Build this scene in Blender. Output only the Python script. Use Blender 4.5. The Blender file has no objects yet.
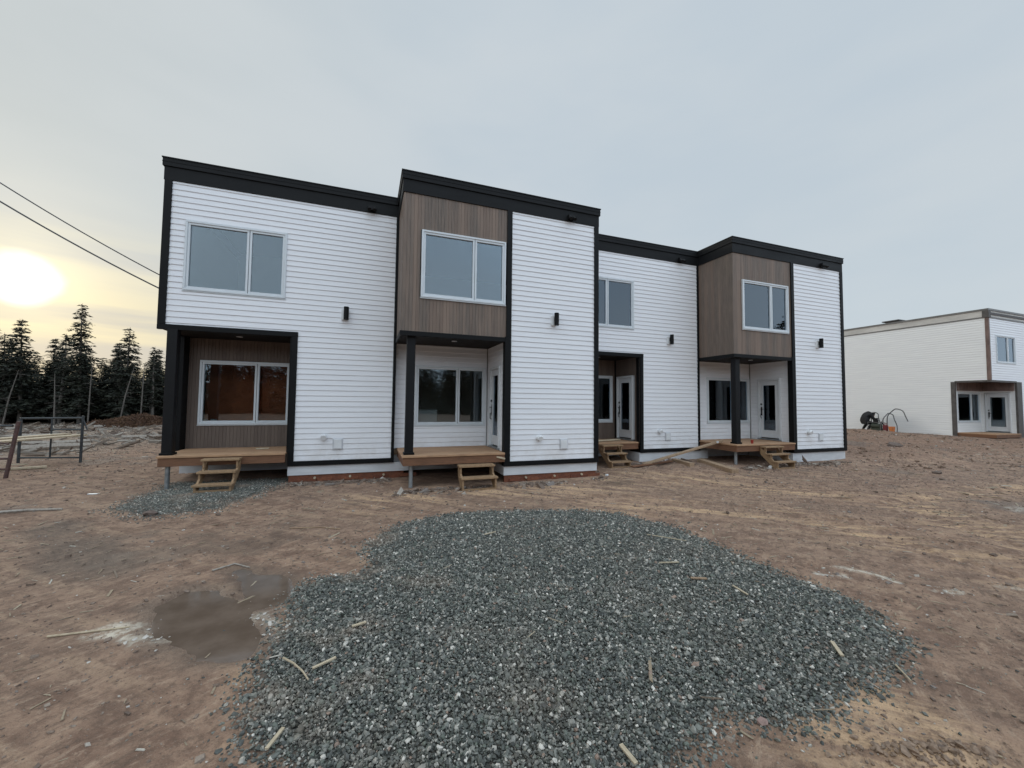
import bpy, math, random
import numpy as np
from mathutils import Vector, Matrix

R = math.radians
S = 1.22                      # one plan unit in metres
sc = bpy.context.scene
C = sc.collection

# ------------------------------------------------------------------ camera
YAW, PITCH, ROLL, FPX = R(19.984), R(2.694), R(.640), 400.0
fw = Vector((math.sin(YAW)*math.cos(PITCH), math.cos(YAW)*math.cos(PITCH), math.sin(PITCH)))
rt = Vector((math.cos(YAW), -math.sin(YAW), 0)); up = rt.cross(fw)
r2 = rt*math.cos(ROLL) + up*math.sin(ROLL); u2 = -rt*math.sin(ROLL) + up*math.cos(ROLL)
cd = bpy.data.cameras.new('camera'); cam = bpy.data.objects.new('camera', cd); C.objects.link(cam)
cam.matrix_world = Matrix(((r2.x, u2.x, -fw.x, 0), (r2.y, u2.y, -fw.y, 0), (r2.z, u2.z, -fw.z, 1.6*S), (0, 0, 0, 1)))
cd.sensor_fit = 'HORIZONTAL'; cd.sensor_width = 36; cd.lens = 36*FPX/1024
cd.clip_start = .05; cd.clip_end = 3000
sc.camera = cam

# ------------------------------------------------------------------ node helpers
class NT:
    def __init__(s, tree): s.t = tree; s.n = tree.nodes; s.l = tree.links
    def add(s, kind, ins=None, **kw):
        n = s.n.new(kind)
        for k, v in kw.items(): setattr(n, k, v)
        for k, v in (ins or {}).items():
            if isinstance(v, bpy.types.NodeSocket): s.l.new(v, n.inputs[k])
            else: n.inputs[k].default_value = v
        return n
    def m(s, op, a, b=None, c=None, clamp=False):
        i = {0: a}
        if b is not None: i[1] = b
        if c is not None: i[2] = c
        n = s.add('ShaderNodeMath', i, operation=op); n.use_clamp = clamp
        return n.outputs[0]
    def mix(s, f, a, b, blend='MIX'):
        n = s.n.new('ShaderNodeMix'); n.data_type = 'RGBA'; n.blend_type = blend; n.clamp_factor = True
        for idx, v in ((0, f), (6, a), (7, b)):
            if isinstance(v, bpy.types.NodeSocket): s.l.new(v, n.inputs[idx])
            else: n.inputs[idx].default_value = v if idx == 0 else (*v, 1) if len(v) == 3 else v
        return n.outputs[2]
    def ramp(s, f, lo, hi, a=0., b=1.):
        n = s.add('ShaderNodeMapRange', {0: f, 1: lo, 2: hi, 3: a, 4: b}); n.interpolation_type = 'SMOOTHSTEP'
        return n.outputs[0]
    def noise(s, vec, scale, detail=4, rough=.55, out=0):
        i = {'Scale': scale, 'Detail': detail, 'Roughness': rough}
        if vec is not None: i['Vector'] = vec
        return s.add('ShaderNodeTexNoise', i).outputs[out]
    def scale(s, vec, v, rot=(0, 0, 0)):
        n = s.add('ShaderNodeMapping', {'Vector': vec}); n.inputs['Scale'].default_value = v
        n.inputs['Rotation'].default_value = rot
        return n.outputs[0]

# ------------------------------------------------------------------ world: thin overcast, sun glowing through low on the left
sun_dir = Vector((-.507, .842, .184)).normalized()
SUN_EL = math.asin(sun_dir.z); SUN_AZ = math.atan2(sun_dir.x, sun_dir.y)
W = bpy.data.worlds.new('World'); sc.world = W; W.use_nodes = True
W.node_tree.nodes.clear(); w = NT(W.node_tree)
tc = w.add('ShaderNodeTexCoord').outputs['Generated']
nrm = w.add('ShaderNodeVectorMath', {0: tc}, operation='NORMALIZE').outputs[0]
sep = w.add('ShaderNodeSeparateXYZ', {0: nrm}); dz = sep.outputs[2]; dy = sep.outputs[1]; dx = sep.outputs[0]
sky = w.add('ShaderNodeTexSky', sky_type='NISHITA'); sky.sun_disc = False
sky.sun_elevation = SUN_EL; sky.sun_rotation = SUN_AZ; sky.air_density = 1.; sky.dust_density = 1.5
s_ = w.add('ShaderNodeVectorMath', {0: nrm, 1: sun_dir}, operation='DOT_PRODUCT').outputs['Value']
s_ = w.m('MAXIMUM', s_, 0.)
big = w.noise(w.scale(nrm, (1.2, 1.2, 3.5)), 1.6, 4, .5)
streak = w.noise(w.scale(nrm, (1.3, 1.3, 16)), 1.5, 5, .5)
col = w.mix(w.ramp(dz, 0., .55), (.53, .605, .66), (.505, .58, .645))
col = w.mix(w.ramp(dx, -.75, .35, .75, 0.), col, (.545, .57, .545))
col = w.mix(w.ramp(big, .3, .7, 0, .38), col, (.66, .69, .70))
tint = w.mix(w.ramp(streak, .36, .64), (.44, .445, .425), (.74, .67, .45))
col = w.mix(w.m('MULTIPLY', w.m('POWER', s_, 9.), w.ramp(dz, .36, .10, 0., .95)), col, tint)
halo = w.m('MULTIPLY', w.m('POWER', s_, 60.), .10)
halo2 = w.m('MULTIPLY', w.m('POWER', s_, 420.), .26)
lump = w.noise(w.scale(nrm, (1, 1, 1.6)), 16, 3, .5)
sd = w.m('ADD', s_, w.m('MULTIPLY', w.m('SUBTRACT', lump, .5), .0008))
core = w.ramp(sd, .9988, 1.0002, 0., 1.05)
g = w.m('ADD', halo, halo2)
glow = w.add('ShaderNodeVectorMath', {0: (1., .84, .42), 'Scale': g}, operation='SCALE').outputs[0]
core_c = w.add('ShaderNodeVectorMath', {0: (1., .96, .84), 'Scale': core}, operation='SCALE').outputs[0]
# overcast is brighter overhead; unseen sky behind the camera boosted to light the facade
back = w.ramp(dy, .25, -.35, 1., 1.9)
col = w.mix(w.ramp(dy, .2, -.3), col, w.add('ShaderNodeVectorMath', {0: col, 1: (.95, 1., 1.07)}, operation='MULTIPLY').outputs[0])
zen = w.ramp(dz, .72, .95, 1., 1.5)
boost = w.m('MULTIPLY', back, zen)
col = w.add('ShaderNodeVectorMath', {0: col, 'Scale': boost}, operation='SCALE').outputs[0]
col = w.add('ShaderNodeVectorMath', {0: col, 1: glow}).outputs[0]
col = w.add('ShaderNodeVectorMath', {0: col, 1: core_c}).outputs[0]
bg1 = w.add('ShaderNodeBackground', {'Color': sky.outputs[0], 'Strength': .05})
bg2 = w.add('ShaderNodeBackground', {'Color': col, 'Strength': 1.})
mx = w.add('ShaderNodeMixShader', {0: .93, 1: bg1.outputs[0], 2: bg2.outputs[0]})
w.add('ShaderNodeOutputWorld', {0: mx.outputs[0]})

sl = bpy.data.lights.new('sun', 'SUN'); sl.energy = .45; sl.angle = R(12); sl.color = (1, .93, .82)
so = bpy.data.objects.new('sun', sl); C.objects.link(so); so.location = (0, 0, 40)
so.rotation_euler = sun_dir.to_track_quat('Z', 'Y').to_euler()
sc.view_settings.view_transform = 'Standard'; sc.view_settings.look = 'None'
sc.view_settings.exposure = .14; sc.view_settings.gamma = 1
sc.render.engine = 'CYCLES'
sc.cycles.max_bounces = 8; sc.cycles.transparent_max_bounces = 12

# ------------------------------------------------------------------ numpy noise, terrain height
def hsh(ix, iy, seed):
    h = (ix*374761393 + iy*668265263 + seed*362437) & 0xffffffff
    h = ((h ^ (h >> 13))*1274126177) & 0xffffffff
    return ((h ^ (h >> 16)) & 0xffff)/65535.
def vnoise(x, y, seed=0):
    x = np.asarray(x, float); y = np.asarray(y, float)
    ix = np.floor(x).astype(np.int64); iy = np.floor(y).astype(np.int64)
    fx = x-ix; fy = y-iy; fx = fx*fx*(3-2*fx); fy = fy*fy*(3-2*fy)
    a = hsh(ix, iy, seed); b = hsh(ix+1, iy, seed); c = hsh(ix, iy+1, seed); d = hsh(ix+1, iy+1, seed)
    return (a*(1-fx)+b*fx)*(1-fy) + (c*(1-fx)+d*fx)*fy
def fbm(x, y, o=4, seed=0):
    v = 0; a = .5; t = 0
    for i in range(o):
        v = v + a*vnoise(x*2**i+i*17.3, y*2**i-i*9.1, seed+i); t += a; a *= .55
    return v/t - .5
def sm(x, a, b):
    t = np.clip((np.asarray(x, float)-a)/(b-a), 0, 1); return t*t*(3-2*t)
def sdf(poly, x, y):           # signed distance, positive inside
    x = np.asarray(x, float); y = np.asarray(y, float)
    d = np.full(x.shape, 1e9); ins = np.zeros(x.shape, bool); n = len(poly)
    for i in range(n):
        x0, y0 = poly[i]; x1, y1 = poly[(i+1) % n]
        ex, ey = x1-x0, y1-y0
        t = np.clip(((x-x0)*ex+(y-y0)*ey)/(ex*ex+ey*ey+1e-12), 0, 1)
        d = np.minimum(d, np.hypot(x-x0-t*ex, y-y0-t*ey))
        c = ((y0 > y) != (y1 > y)) & (x < (x1-x0)*(y-y0)/((y1-y0) if y1 != y0 else 1e-9)+x0)
        ins ^= c
    return np.where(ins, d, -d)
def pline(pts, x, y):
    d = np.full(np.shape(x), 1e9)
    for (x0, y0), (x1, y1) in zip(pts[:-1], pts[1:]):
        ex, ey = x1-x0, y1-y0
        t = np.clip(((x-x0)*ex+(y-y0)*ey)/(ex*ex+ey*ey), 0, 1)
        d = np.minimum(d, np.hypot(x-x0-t*ex, y-y0-t*ey))
    return d

GRAVEL = [(.03, 4.82), (.45, 5.45), (.88, 5.74), (2.19, 5.62), (3.0, 5.35), (3.5, 5.0), (3.83, 4.2), (3.77, 3.49), (3.73, 3.14), (3.8, 2.62),
          (3.81, 2.22), (3.53, 1.73), (3.16, 1.58), (2.71, 1.53), (2.23, 1.46), (1.98, 1.46), (1.81, 1.59), (1.52, 1.53), (1.18, 1.46),
          (.8, 1.46), (-.1, 1.8), (-.39, 2.12), (-.55, 2.41), (-.62, 2.74), (-.55, 3.05), (-.45, 3.35), (-.55, 3.81), (-.35, 4.01), (-.02, 4.05), (.12, 4.35)]
GRAVEL2 = [(-3.35, 7.25), (-3.3, 8.3), (-3.3, 9.1), (-1.3, 9.1), (-1.45, 8.4), (-1.62, 7.6), (-1.95, 6.95), (-2.7, 6.75)]
PUD1 = [(-1.48, 3.92), (-1.35, 4.15), (-1.12, 4.05), (-.95, 3.75), (-.78, 3.45), (-.68, 3.2), (-.7, 3.02), (-.95, 3.02), (-1.12, 3.3), (-1.3, 3.6)]
PUD2 = [(-1.08, 4.45), (-.7, 4.25), (-.6, 4.0), (-.62, 3.75), (-.74, 3.7), (-.84, 3.85), (-.95, 4.15)]
TAN = [([(3.37, 5.59), (4.92, 4.91), (5.77, 3.97), (6.09, 3.0), (5.99, 2.0)], .28), ([(5.2, 7.3), (6.74, 6.4), (7.64, 5.24), (8.26, 4.05), (7.3, 2.43)], .3),
       ([(8.09, 4.24), (9.89, 4.13), (12.67, 4.17)], .22), ([(.3, 6.75), (1.4, 6.85), (2.61, 6.71), (4.5, 6.75), (7.6, 6.7)], .35), ([(-.66, 2.75), (-.52, 2.1), (-.4, 1.5)], .05), ([(2.0, 1.35), (2.35, 1.22), (2.7, 1.3)], .16)]
PALE = [([(4.45, 2.72), (4.6, 2.5), (4.6, 2.3)], .05), ([(4.1, 2.66), (4.3, 2.55)], .04), ([(4.7, 2.1), (4.9, 2.0)], .05),
        ([(-.82, 3.5), (-.66, 3.47), (-.56, 3.3)], .07), ([(-.62, 3.42), (-.55, 3.15)], .05), ([(-.9, 3.52), (-.75, 3.42), (-.62, 3.5)], .06), ([(-1.6, 3.6), (-1.4, 3.5), (-1.2, 3.5)], .13), ([(-1.35, 3.4), (-1.15, 3.34)], .08),
        ([(5.4, 1.95), (5.6, 1.8)], .05), ([(9.6, 3.3), (10.3, 3.2)], .12)]
def macro(x, y):
    x = np.asarray(x, float); y = np.asarray(y, float)
    h = .05*sm(y, 6., 7.6)*(1-sm(x, 3.5, 6.))
    h = h + .13*sm(x, 3.8, 6.5)*sm(y, 5.8, 8.)
    h = h + .22*sm(x, 12.6, 18)*sm(y, 6.3, 10)
    mound = np.exp(-((x-17.5)/3.6)**2-((y-9.6-.12*(x-17))/1.6)**2)
    h = h + .16*mound*(1+1.2*fbm(x*1.1, y*1.1, 4, 5))
    h = h + .10*np.exp(-((x-15.8)/2.6)**2-((y-7.3)/.7)**2)*(1+1.6*fbm(x*1.5, y*1.5, 4, 8))
    h = h + .16*np.exp(-((x-22.4)/1.3)**2-((y-12.6)/1.7)**2)
    h = h + .10*sm(x, 13, 15)*sm(y, 6.4, 7.4)*(1-sm(x, 23.3, 24.3))*fbm(x*2.1, y*2.1, 4, 9)
    flat = 1-.7*sm(y, 7.3, 8.2)*(1-sm(y, 14, 16))*sm(x, -3.6, -3.)*(1-sm(x, 12.6, 13.3))
    h = h + .07*fbm(x*.45, y*.45, 3, 1)*flat*sm(np.hypot(x-1.5, y-3), 1, 6)
    far = sm(-x+y*.25, 9, 16)
    h = h + far*(.25*fbm(x*.5, y*.5, 4, 3)+.02)
    return h
def rough(x, y):
    ridge = .035*np.exp(-((y-1.17+.3*(x-2.38))/.045)**2)*np.exp(-((x-2.45)/.28)**2)*(1+1.5*fbm(x*12, y*12, 3, 181))
    r = .034*fbm(x*2.2, y*2.2, 4, 11) + .014*fbm(x*9, y*9, 3, 21)
    al = (x*.766-y*.643); ac = (x*.643+y*.766)
    r = r + sm(x, 2.5, 5)*.05*fbm(al*.35, ac*3.6, 4, 171)
    r = r + ridge
    # wheel ruts run across the right of the yard
    for pts, wd in TAN[:3]:
        d = pline(pts, x, y); r = r - .018*np.exp(-(d/(wd*.8))**2) + .012*np.exp(-((d-wd*1.5)/.12)**2)
    c = fbm(x*3.3+y*2.6, y*.8-x*.8, 4, 33)
    r = r + .045*np.clip(c-.12, 0, 1)*sm(x, 1.5, 4)
    # a shallow wheel track left of the gravel
    d = pline([(-.85, 2.9), (-.62, 2.0), (-.4, .8)], x, y)
    r = r - .012*np.exp(-(d/.1)**4)
    return r
def tread(x, y):
    t_ = 0
    for pts, off in ((TAN[0][0], -.14), (TAN[0][0], .55), (TAN[1][0], -.1), (TAN[1][0], .6), (TAN[2][0], 0.), (TAN[2][0], .55)):
        L0 = 0
        for (x0, y0), (x1, y1) in zip(pts[:-1], pts[1:]):
            ex, ey = x1-x0, y1-y0; L = math.hypot(ex, ey); ux, uy = ex/L, ey/L
            u = (x-x0)*ux+(y-y0)*uy; v = -(x-x0)*uy+(y-y0)*ux-off+.10*fbm(u*.8+L0, u*0+off*7, 2, 151)
            on = sm(u, -.1, .1)*(1-sm(u, L-.1, L+.1))
            m_ = np.exp(-(v/.095)**6)*on*np.clip(.35+1.6*fbm(x*1.1, y*1.1, 3, 153)+.3, 0, 1)
            t_ = t_ - m_*(.016+.010*np.sin((u+L0+abs(v)*.6)*2*np.pi/.13)) + .012*on*np.exp(-((np.abs(v)-.14)/.04)**2)
            L0 += L
    return t_
def hgt(x, y, full=False):
    x = np.asarray(x, float); y = np.asarray(y, float)
    h = macro(x, y)
    q1 = sdf(GRAVEL, x, y); q2 = sdf(GRAVEL2, x, y)
    wob = .12*fbm(x*3, y*3, 3, 40)
    gmask = sm(np.maximum(q1, q2)+wob, -.03, .12)
    r = rough(x, y)*(1-.6*gmask)
    h = h + r + tread(x, y)*(1-gmask)
    pile = .034*sm(q1+wob, -.05, .7)*(1+.7*fbm(x*1.4, y*1.4, 3, 50))
    h = h + pile + .035*sm(q2+wob, -.1, .6)
    p = np.maximum(sdf(PUD1, x, y), sdf(PUD2, x, y))+.22*fbm(x*3, y*3, 4, 60)+.015
    pm = sm(p, -.09, .03)
    ring = sm(p, -.45, -.22); h = h*(1-ring) + ring*np.maximum(h, .004+.006*fbm(x*6, y*6, 2, 61)+.004)
    h = h*(1-pm) + pm*(-.013)
    if full: return h, gmask, p, q1, q2, wob
    return h
def hz(x, y): return float(hgt(np.array([x]), np.array([y]))[0])

# ------------------------------------------------------------------ materials
def mat(name):
    m = bpy.data.materials.new(name); m.use_nodes = True; m.node_tree.nodes.clear()
    t = NT(m.node_tree); return m, t
def finish(t, color, rough=.6, bump=None, bstr=.3, bdist=.01, metal=0, spec=.5):
    p = t.add('ShaderNodeBsdfPrincipled')
    for k, v in (('Base Color', color), ('Roughness', rough), ('Metallic', metal), ('Specular IOR Level', spec)):
        if isinstance(v, bpy.types.NodeSocket): t.l.new(v, p.inputs[k])
        else: p.inputs[k].default_value = (*v, 1) if isinstance(v, tuple) else v
    if bump is not None:
        b = t.add('ShaderNodeBump', {'Height': bump, 'Strength': bstr, 'Distance': bdist})
        t.l.new(b.outputs[0], p.inputs['Normal'])
    t.add('ShaderNodeOutputMaterial', {0: p.outputs[0]})
def plain(name, col, rough=.5, var=.12, scale=6, metal=0, spec=.5, bump=.0, stretch=(1, 1, 1)):
    m, t = mat(name); o = t.add('ShaderNodeTexCoord').outputs['Object']
    n = t.noise(t.scale(o, stretch), scale, 5, .6)
    c = t.mix(t.ramp(n, .25, .75), tuple(v*(1-var) for v in col), tuple(min(1, v*(1+var)) for v in col))
    rr = t.ramp(n, .2, .8, max(0, rough-.08), min(1, rough+.08))
    finish(t, c, rr, n if bump else None, bump, .005, metal, spec); return m

M = {}
# vinyl siding: white, faint panel-to-panel difference, dust near the ground
m, t = mat('vinyl'); o = t.add('ShaderNodeTexCoord').outputs['Object']
isl = t.add('ShaderNodeNewGeometry').outputs['Random Per Island']
n = t.noise(t.scale(o, (.4, .4, 5)), 3, 4); n2 = t.noise(o, .7, 3)
c = t.mix(t.ramp(n, .3, .7), (.81, .815, .845), (.85, .855, .88))
c = t.mix(t.m('MULTIPLY', isl, .10), c, (.66, .67, .70))
z = t.add('ShaderNodeSeparateXYZ', {0: o}).outputs[2]
pos = t.add('ShaderNodeNewGeometry').outputs['Position']; wz = t.add('ShaderNodeSeparateXYZ', {0: pos}).outputs[2]
dirt = t.m('MULTIPLY', t.ramp(wz, 1.5, .3), t.ramp(t.noise(o, 2.5, 5, .7), .35, .75, 0, .45))
c = t.mix(dirt, c, (.5, .44, .38))
finish(t, c, .42, t.noise(t.scale(o, (.5, .5, 3)), 5, 3), .12, .01); M['vinyl'] = m
m, t = mat('vinyl_raw'); o = t.add('ShaderNodeTexCoord').outputs['Object']
n = t.noise(t.scale(o, (.4, .4, 5)), 2, 4)
finish(t, t.mix(t.ramp(n, .3, .7), (.80, .81, .82), (.85, .86, .86)), .45); M['vinyl2'] = m
M['black'] = plain('black_metal', (.0045, .0048, .0055), .55, .2, 3, spec=.2)
M['fascia'] = plain('black_fascia', (.007, .0075, .0085), .6, .18, 2, spec=.22, stretch=(.5, .5, 3))
M['blackpost'] = plain('black_post', (.006, .006, .007), .55, .25, 4, spec=.25)
M['soffit'] = plain('dark_soffit', (.014, .012, .011), .7, .2, 4, spec=.2)
M['frame'] = plain('window_vinyl', (.66, .70, .73), .4, .04, 3)
M['whitepart'] = plain('white_plastic', (.74, .75, .76), .4, .06, 5)
M['greyplate'] = plain('grey_white_plastic', (.56, .57, .60), .5, .06, 5)
M['skirt'] = plain('foundation_board', (.66, .67, .69), .6, .1, 3, stretch=(.6, .6, 3))
M['door'] = plain('white_door', (.68, .70, .72), .38, .04, 2)
M['chrome'] = plain('dark_handle', (.05, .05, .05), .25, .1, 2, metal=.9)
M['galv'] = plain('galvanised_steel', (.33, .35, .36), .45, .25, 9, metal=.6)
M['drywall'] = plain('drywall', (.60, .57, .52), .85, .06, 2)
M['terracotta'] = plain('warm_interior', (.62, .20, .09), .8, .2, 2)
M['subfloor'] = plain('subfloor', (.28, .2, .13), .8, .15, 4)
M['roof'] = plain('roof_membrane', (.08, .08, .08), .9, .2, 2)
M['greymetal'] = plain('grey_metal', (.16, .155, .15), .5, .2, 3)
M['rawtrim'] = plain('raw_brown_trim', (.17, .115, .10), .7, .35, 5, stretch=(1, 1, .4))
M['rawgrey'] = plain('raw_grey_trim', (.09, .082, .078), .7, .25, 5)
M['rawband'] = plain('weathered_band', (.58, .56, .53), .8, .2, 1.2, stretch=(1, .5, 2))

# vertical plank cladding, every board its own tone
m, t = mat('plank_cladding'); o = t.add('ShaderNodeTexCoord').outputs['Object']
isl = t.add('ShaderNodeNewGeometry').outputs['Random Per Island']
n = t.noise(t.scale(o, (14, 14, .8)), 3, 6, .65); n2 = t.noise(t.scale(o, (2.3, 2.3, .12)), 1.6, 3)
a = t.mix(isl, (.145, .099, .075), (.225, .160, .122))
a = t.mix(t.ramp(n2, .4, .6, 0, .8), a, (.108, .090, .076))
a = t.mix(t.ramp(n, .35, .7, 0, .55), a, (.245, .18, .14))
finish(t, a, .6, n, .2, .01); M['clad'] = m
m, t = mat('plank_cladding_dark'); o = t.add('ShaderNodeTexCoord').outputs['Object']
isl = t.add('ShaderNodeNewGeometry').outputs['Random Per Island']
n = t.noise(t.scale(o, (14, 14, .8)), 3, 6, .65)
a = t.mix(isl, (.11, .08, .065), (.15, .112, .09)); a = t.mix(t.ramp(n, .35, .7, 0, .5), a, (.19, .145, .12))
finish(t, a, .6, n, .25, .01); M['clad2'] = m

def wood(name, c0, c1, c2, grain=(1.2, 12, 12), rough=.75):
    m, t = mat(name); o = t.add('ShaderNodeTexCoord').outputs['Object']
    isl = t.add('ShaderNodeNewGeometry').outputs['Random Per Island']
    n = t.noise(t.scale(o, grain), 4, 6, .65); s = t.noise(o, 2.5, 4, .6)
    a = t.mix(isl, c0, c1); a = t.mix(t.ramp(n, .4, .7, 0, .7), a, c2)
    a = t.mix(t.ramp(s, .5, .8, 0, .5), a, tuple(v*.55 for v in c0))
    finish(t, a, rough, n, .3, .01); M[name] = m
wood('deck_wood', (.40, .225, .125), (.48, .29, .165), (.28, .165, .10))
wood('rim_wood', (.17, .080, .042), (.21, .10, .052), (.11, .055, .03))
wood('step_wood', (.28, .175, .095), (.35, .225, .125), (.18, .115, .065), (5, 5, 5))
wood('lumber', (.34, .23, .14), (.40, .28, .18), (.22, .14, .09), (5, 5, 5))
wood('pale_wood', (.50, .41, .28), (.56, .47, .34), (.36, .28, .18), (5, 5, 5))
wood('grey_wood', (.30, .26, .22), (.44, .40, .35), (.20, .16, .13), (5, 5, 5))
wood('red_base', (.15, .045, .025), (.25, .085, .04), (.06, .028, .02), (4, 4, 9))

# double glazing
m, t = mat('glass')
tr = t.add('ShaderNodeBsdfTransparent', {0: (.86, .89, .88, 1)}); gl = t.add('ShaderNodeBsdfGlossy', {'Color': (.79, .90, 1, 1), 'Roughness': .012})
o = t.add('ShaderNodeTexCoord').outputs['Object']
bp = t.add('ShaderNodeBump', {'Height': t.noise(o, 1.1, 2), 'Strength': .02, 'Distance': .03}); t.l.new(bp.outputs[0], gl.inputs['Normal'])
f = t.add('ShaderNodeFresnel', {'IOR': 1.98}).outputs[0]
x = t.add('ShaderNodeMixShader', {0: f, 1: tr.outputs[0], 2: gl.outputs[0]})
t.add('ShaderNodeOutputMaterial', {0: x.outputs[0]}); M['glass'] = m

# bare earth with tan wheel tracks, pale residue, gravel dust and wet patches (vertex masks set where those lie)
m, t = mat('earth'); o = t.add('ShaderNodeTexCoord').outputs['Object']
def attr(nm): return t.add('ShaderNodeAttribute', attribute_name=nm).outputs['Fac']
n4 = t.noise(o, 9, 6, .75); n0 = t.noise(o, .55, 5, .6); n1 = t.noise(o, 3.2, 6, .65); n2 = t.noise(o, 22, 5, .7); n3 = t.noise(o, 85, 3, .7)
ro = t.scale(o, (1, 1, 1), (0, 0, R(40)))
ns = t.noise(t.scale(ro, (.35, 4.2, 1)), 1.1, 7, .68)
nd = t.noise(t.scale(t.scale(o, (1, 1, 1), (0, 0, R(-35))), (1., 4., 1)), 3.5, 6, .7)
c = t.mix(t.ramp(n1, .38, .62), (.185, .115, .085), (.345, .235, .175))
c = t.mix(t.ramp(n0, .35, .65, 0, .45), c, (.21, .15, .118))
c = t.mix(t.ramp(ns, .50, .66, 0, .5), c, (.40, .29, .21)); c = t.mix(t.ramp(ns, .46, .34, 0, .5), c, (.155, .095, .07))
c = t.mix(t.ramp(nd, .53, .64, 0, .6), c, (.13, .09, .07)); c = t.mix(t.ramp(nd, .45, .34, 0, .6), c, (.42, .32, .25))
tanf = t.m('MULTIPLY', attr('tan'), t.ramp(ns, .44, .60, .05, .9))
c = t.mix(tanf, c, (.54, .38, .25))
c = t.mix(t.m('MULTIPLY', attr('mound'), t.ramp(n1, .3, .65, .3, .75)), c, (.18, .105, .072))
c = t.mix(t.m('MULTIPLY', attr('slash'), t.ramp(n1, .35, .6, .2, .75)), c, (.30, .26, .225))
c = t.mix(t.ramp(n4, .53, .63, 0, .55), c, (.125, .082, .062)); c = t.mix(t.ramp(n4, .45, .34, 0, .6), c, (.42, .31, .24))
c = t.mix(t.ramp(n2, .48, .72, 0, .55), c, (.10, .07, .055))
c = t.mix(t.ramp(n2, .40, .24, 0, .5), c, (.33, .265, .215))
c = t.mix(t.ramp(n3, .58, .72, 0, .5), c, (.36, .31, .265))
c = t.mix(t.ramp(n3, .40, .28, 0, .5), c, (.075, .053, .043))
gr = t.m('MULTIPLY', attr('gravel'), t.ramp(n2, .25, .6, .75, 1.))
c = t.mix(gr, c, (.06, .066, .064))
c = t.mix(t.m('MULTIPLY', t.m('MULTIPLY', attr('pale'), t.ramp(n4, .38, .56)), t.ramp(n2, .3, .5)), c, (.60, .56, .50))
wet = attr('wet')
c = t.mix(t.m('MULTIPLY', wet, .62), c, (.085, .058, .042))
c = t.mix(1., c, (1.17, 1.10, 1.0), 'MULTIPLY')
hh = t.m('ADD', t.m('MULTIPLY', n2, .6), t.m('MULTIPLY', n3, .4))
rr = t.m('SUBTRACT', .93, t.m('MULTIPLY', wet, .45))
finish(t, c, rr, hh, 1., .03); M['earth'] = m

def stone(name, stops, rough=.7):
    m, t = mat(name); o = t.add('ShaderNodeTexCoord').outputs['Object']
    isl = t.add('ShaderNodeNewGeometry').outputs['Random Per Island']
    cr = t.add('ShaderNodeValToRGB', {0: isl}); cr.color_ramp.interpolation = 'CONSTANT'
    e = cr.color_ramp.elements
    while len(e) < len(stops): e.new(.5)
    for i, (p, cc) in enumerate(stops): e[i].position = p; e[i].color = (*cc, 1)
    n = t.noise(o, 60, 3, .6)
    c = t.mix(t.ramp(n, .3, .7, 0, .35), cr.outputs[0], (.05, .05, .05))
    finish(t, c, rough, n, .3, .004); M[name] = m
stone('gravel', [(0, (.062, .072, .066)), (.16, (.11, .122, .113)), (.32, (.17, .182, .168)), (.46, (.07, .078, .075)), (.6, (.23, .235, .22)),
                 (.72, (.036, .042, .040)), (.82, (.115, .138, .12)), (.89, (.34, .335, .31)), (.945, (.26, .19, .155)), (.962, (.58, .57, .54))], .5)
t = NT(M['gravel'].node_tree); pr = [n_ for n_ in t.n if n_.type == 'BSDF_PRINCIPLED'][0]; src = pr.inputs['Base Color'].links[0].from_socket
gp = t.add('ShaderNodeNewGeometry').outputs['Position']; gs = t.add('ShaderNodeSeparateXYZ', {0: gp})
dust = t.m('MULTIPLY', t.ramp(t.noise(gp, 1.3, 5, .6), .48, .72), t.ramp(gs.outputs[0], 1.6, -.5, .10, .6))
t.l.new(t.mix(1., t.mix(dust, src, (.29, .215, .165)), (1.24, 1.18, 1.10), 'MULTIPLY'), pr.inputs['Base Color'])
stone('clods', [(0, (.20, .14, .105)), (.25, (.26, .19, .145)), (.5, (.165, .115, .088)), (.68, (.33, .26, .205)), (.85, (.24, .20, .175)), (.93, (.46, .40, .34)), (.98, (.66, .62, .57))], .9)
stone('chips', [(0, (.36, .28, .19)), (.4, (.46, .38, .27)), (.7, (.24, .18, .13)), (.9, (.58, .53, .45))], .85)
stone('slashwood', [(0, (.30, .26, .22)), (.3, (.20, .155, .12)), (.6, (.42, .38, .33)), (.8, (.13, .09, .07))], .9)
stone('needles', [(0, (.014, .019, .009)), (.3, (.020, .026, .011)), (.6, (.011, .015, .008)), (.85, (.028, .032, .014))], .85)
stone('bracken', [(0, (.12, .055, .028)), (.4, (.09, .045, .024)), (.75, (.16, .085, .04))], .9)
M['bark'] = plain('bark', (.15, .135, .12), .9, .4, 6, stretch=(1, 1, .3), bump=.5)
M['palebark'] = plain('pale_bark', (.13, .115, .10), .9, .3, 6)
m, t = mat('muddy_water'); o = t.add('ShaderNodeTexCoord').outputs['Object']
n = t.noise(o, 4, 4); c = t.mix(t.ramp(n, .3, .7), (.125, .09, .067), (.175, .13, .10))
finish(t, c, .07, t.noise(o, 14, 3), .03, .01); M['puddle'] = m

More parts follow.
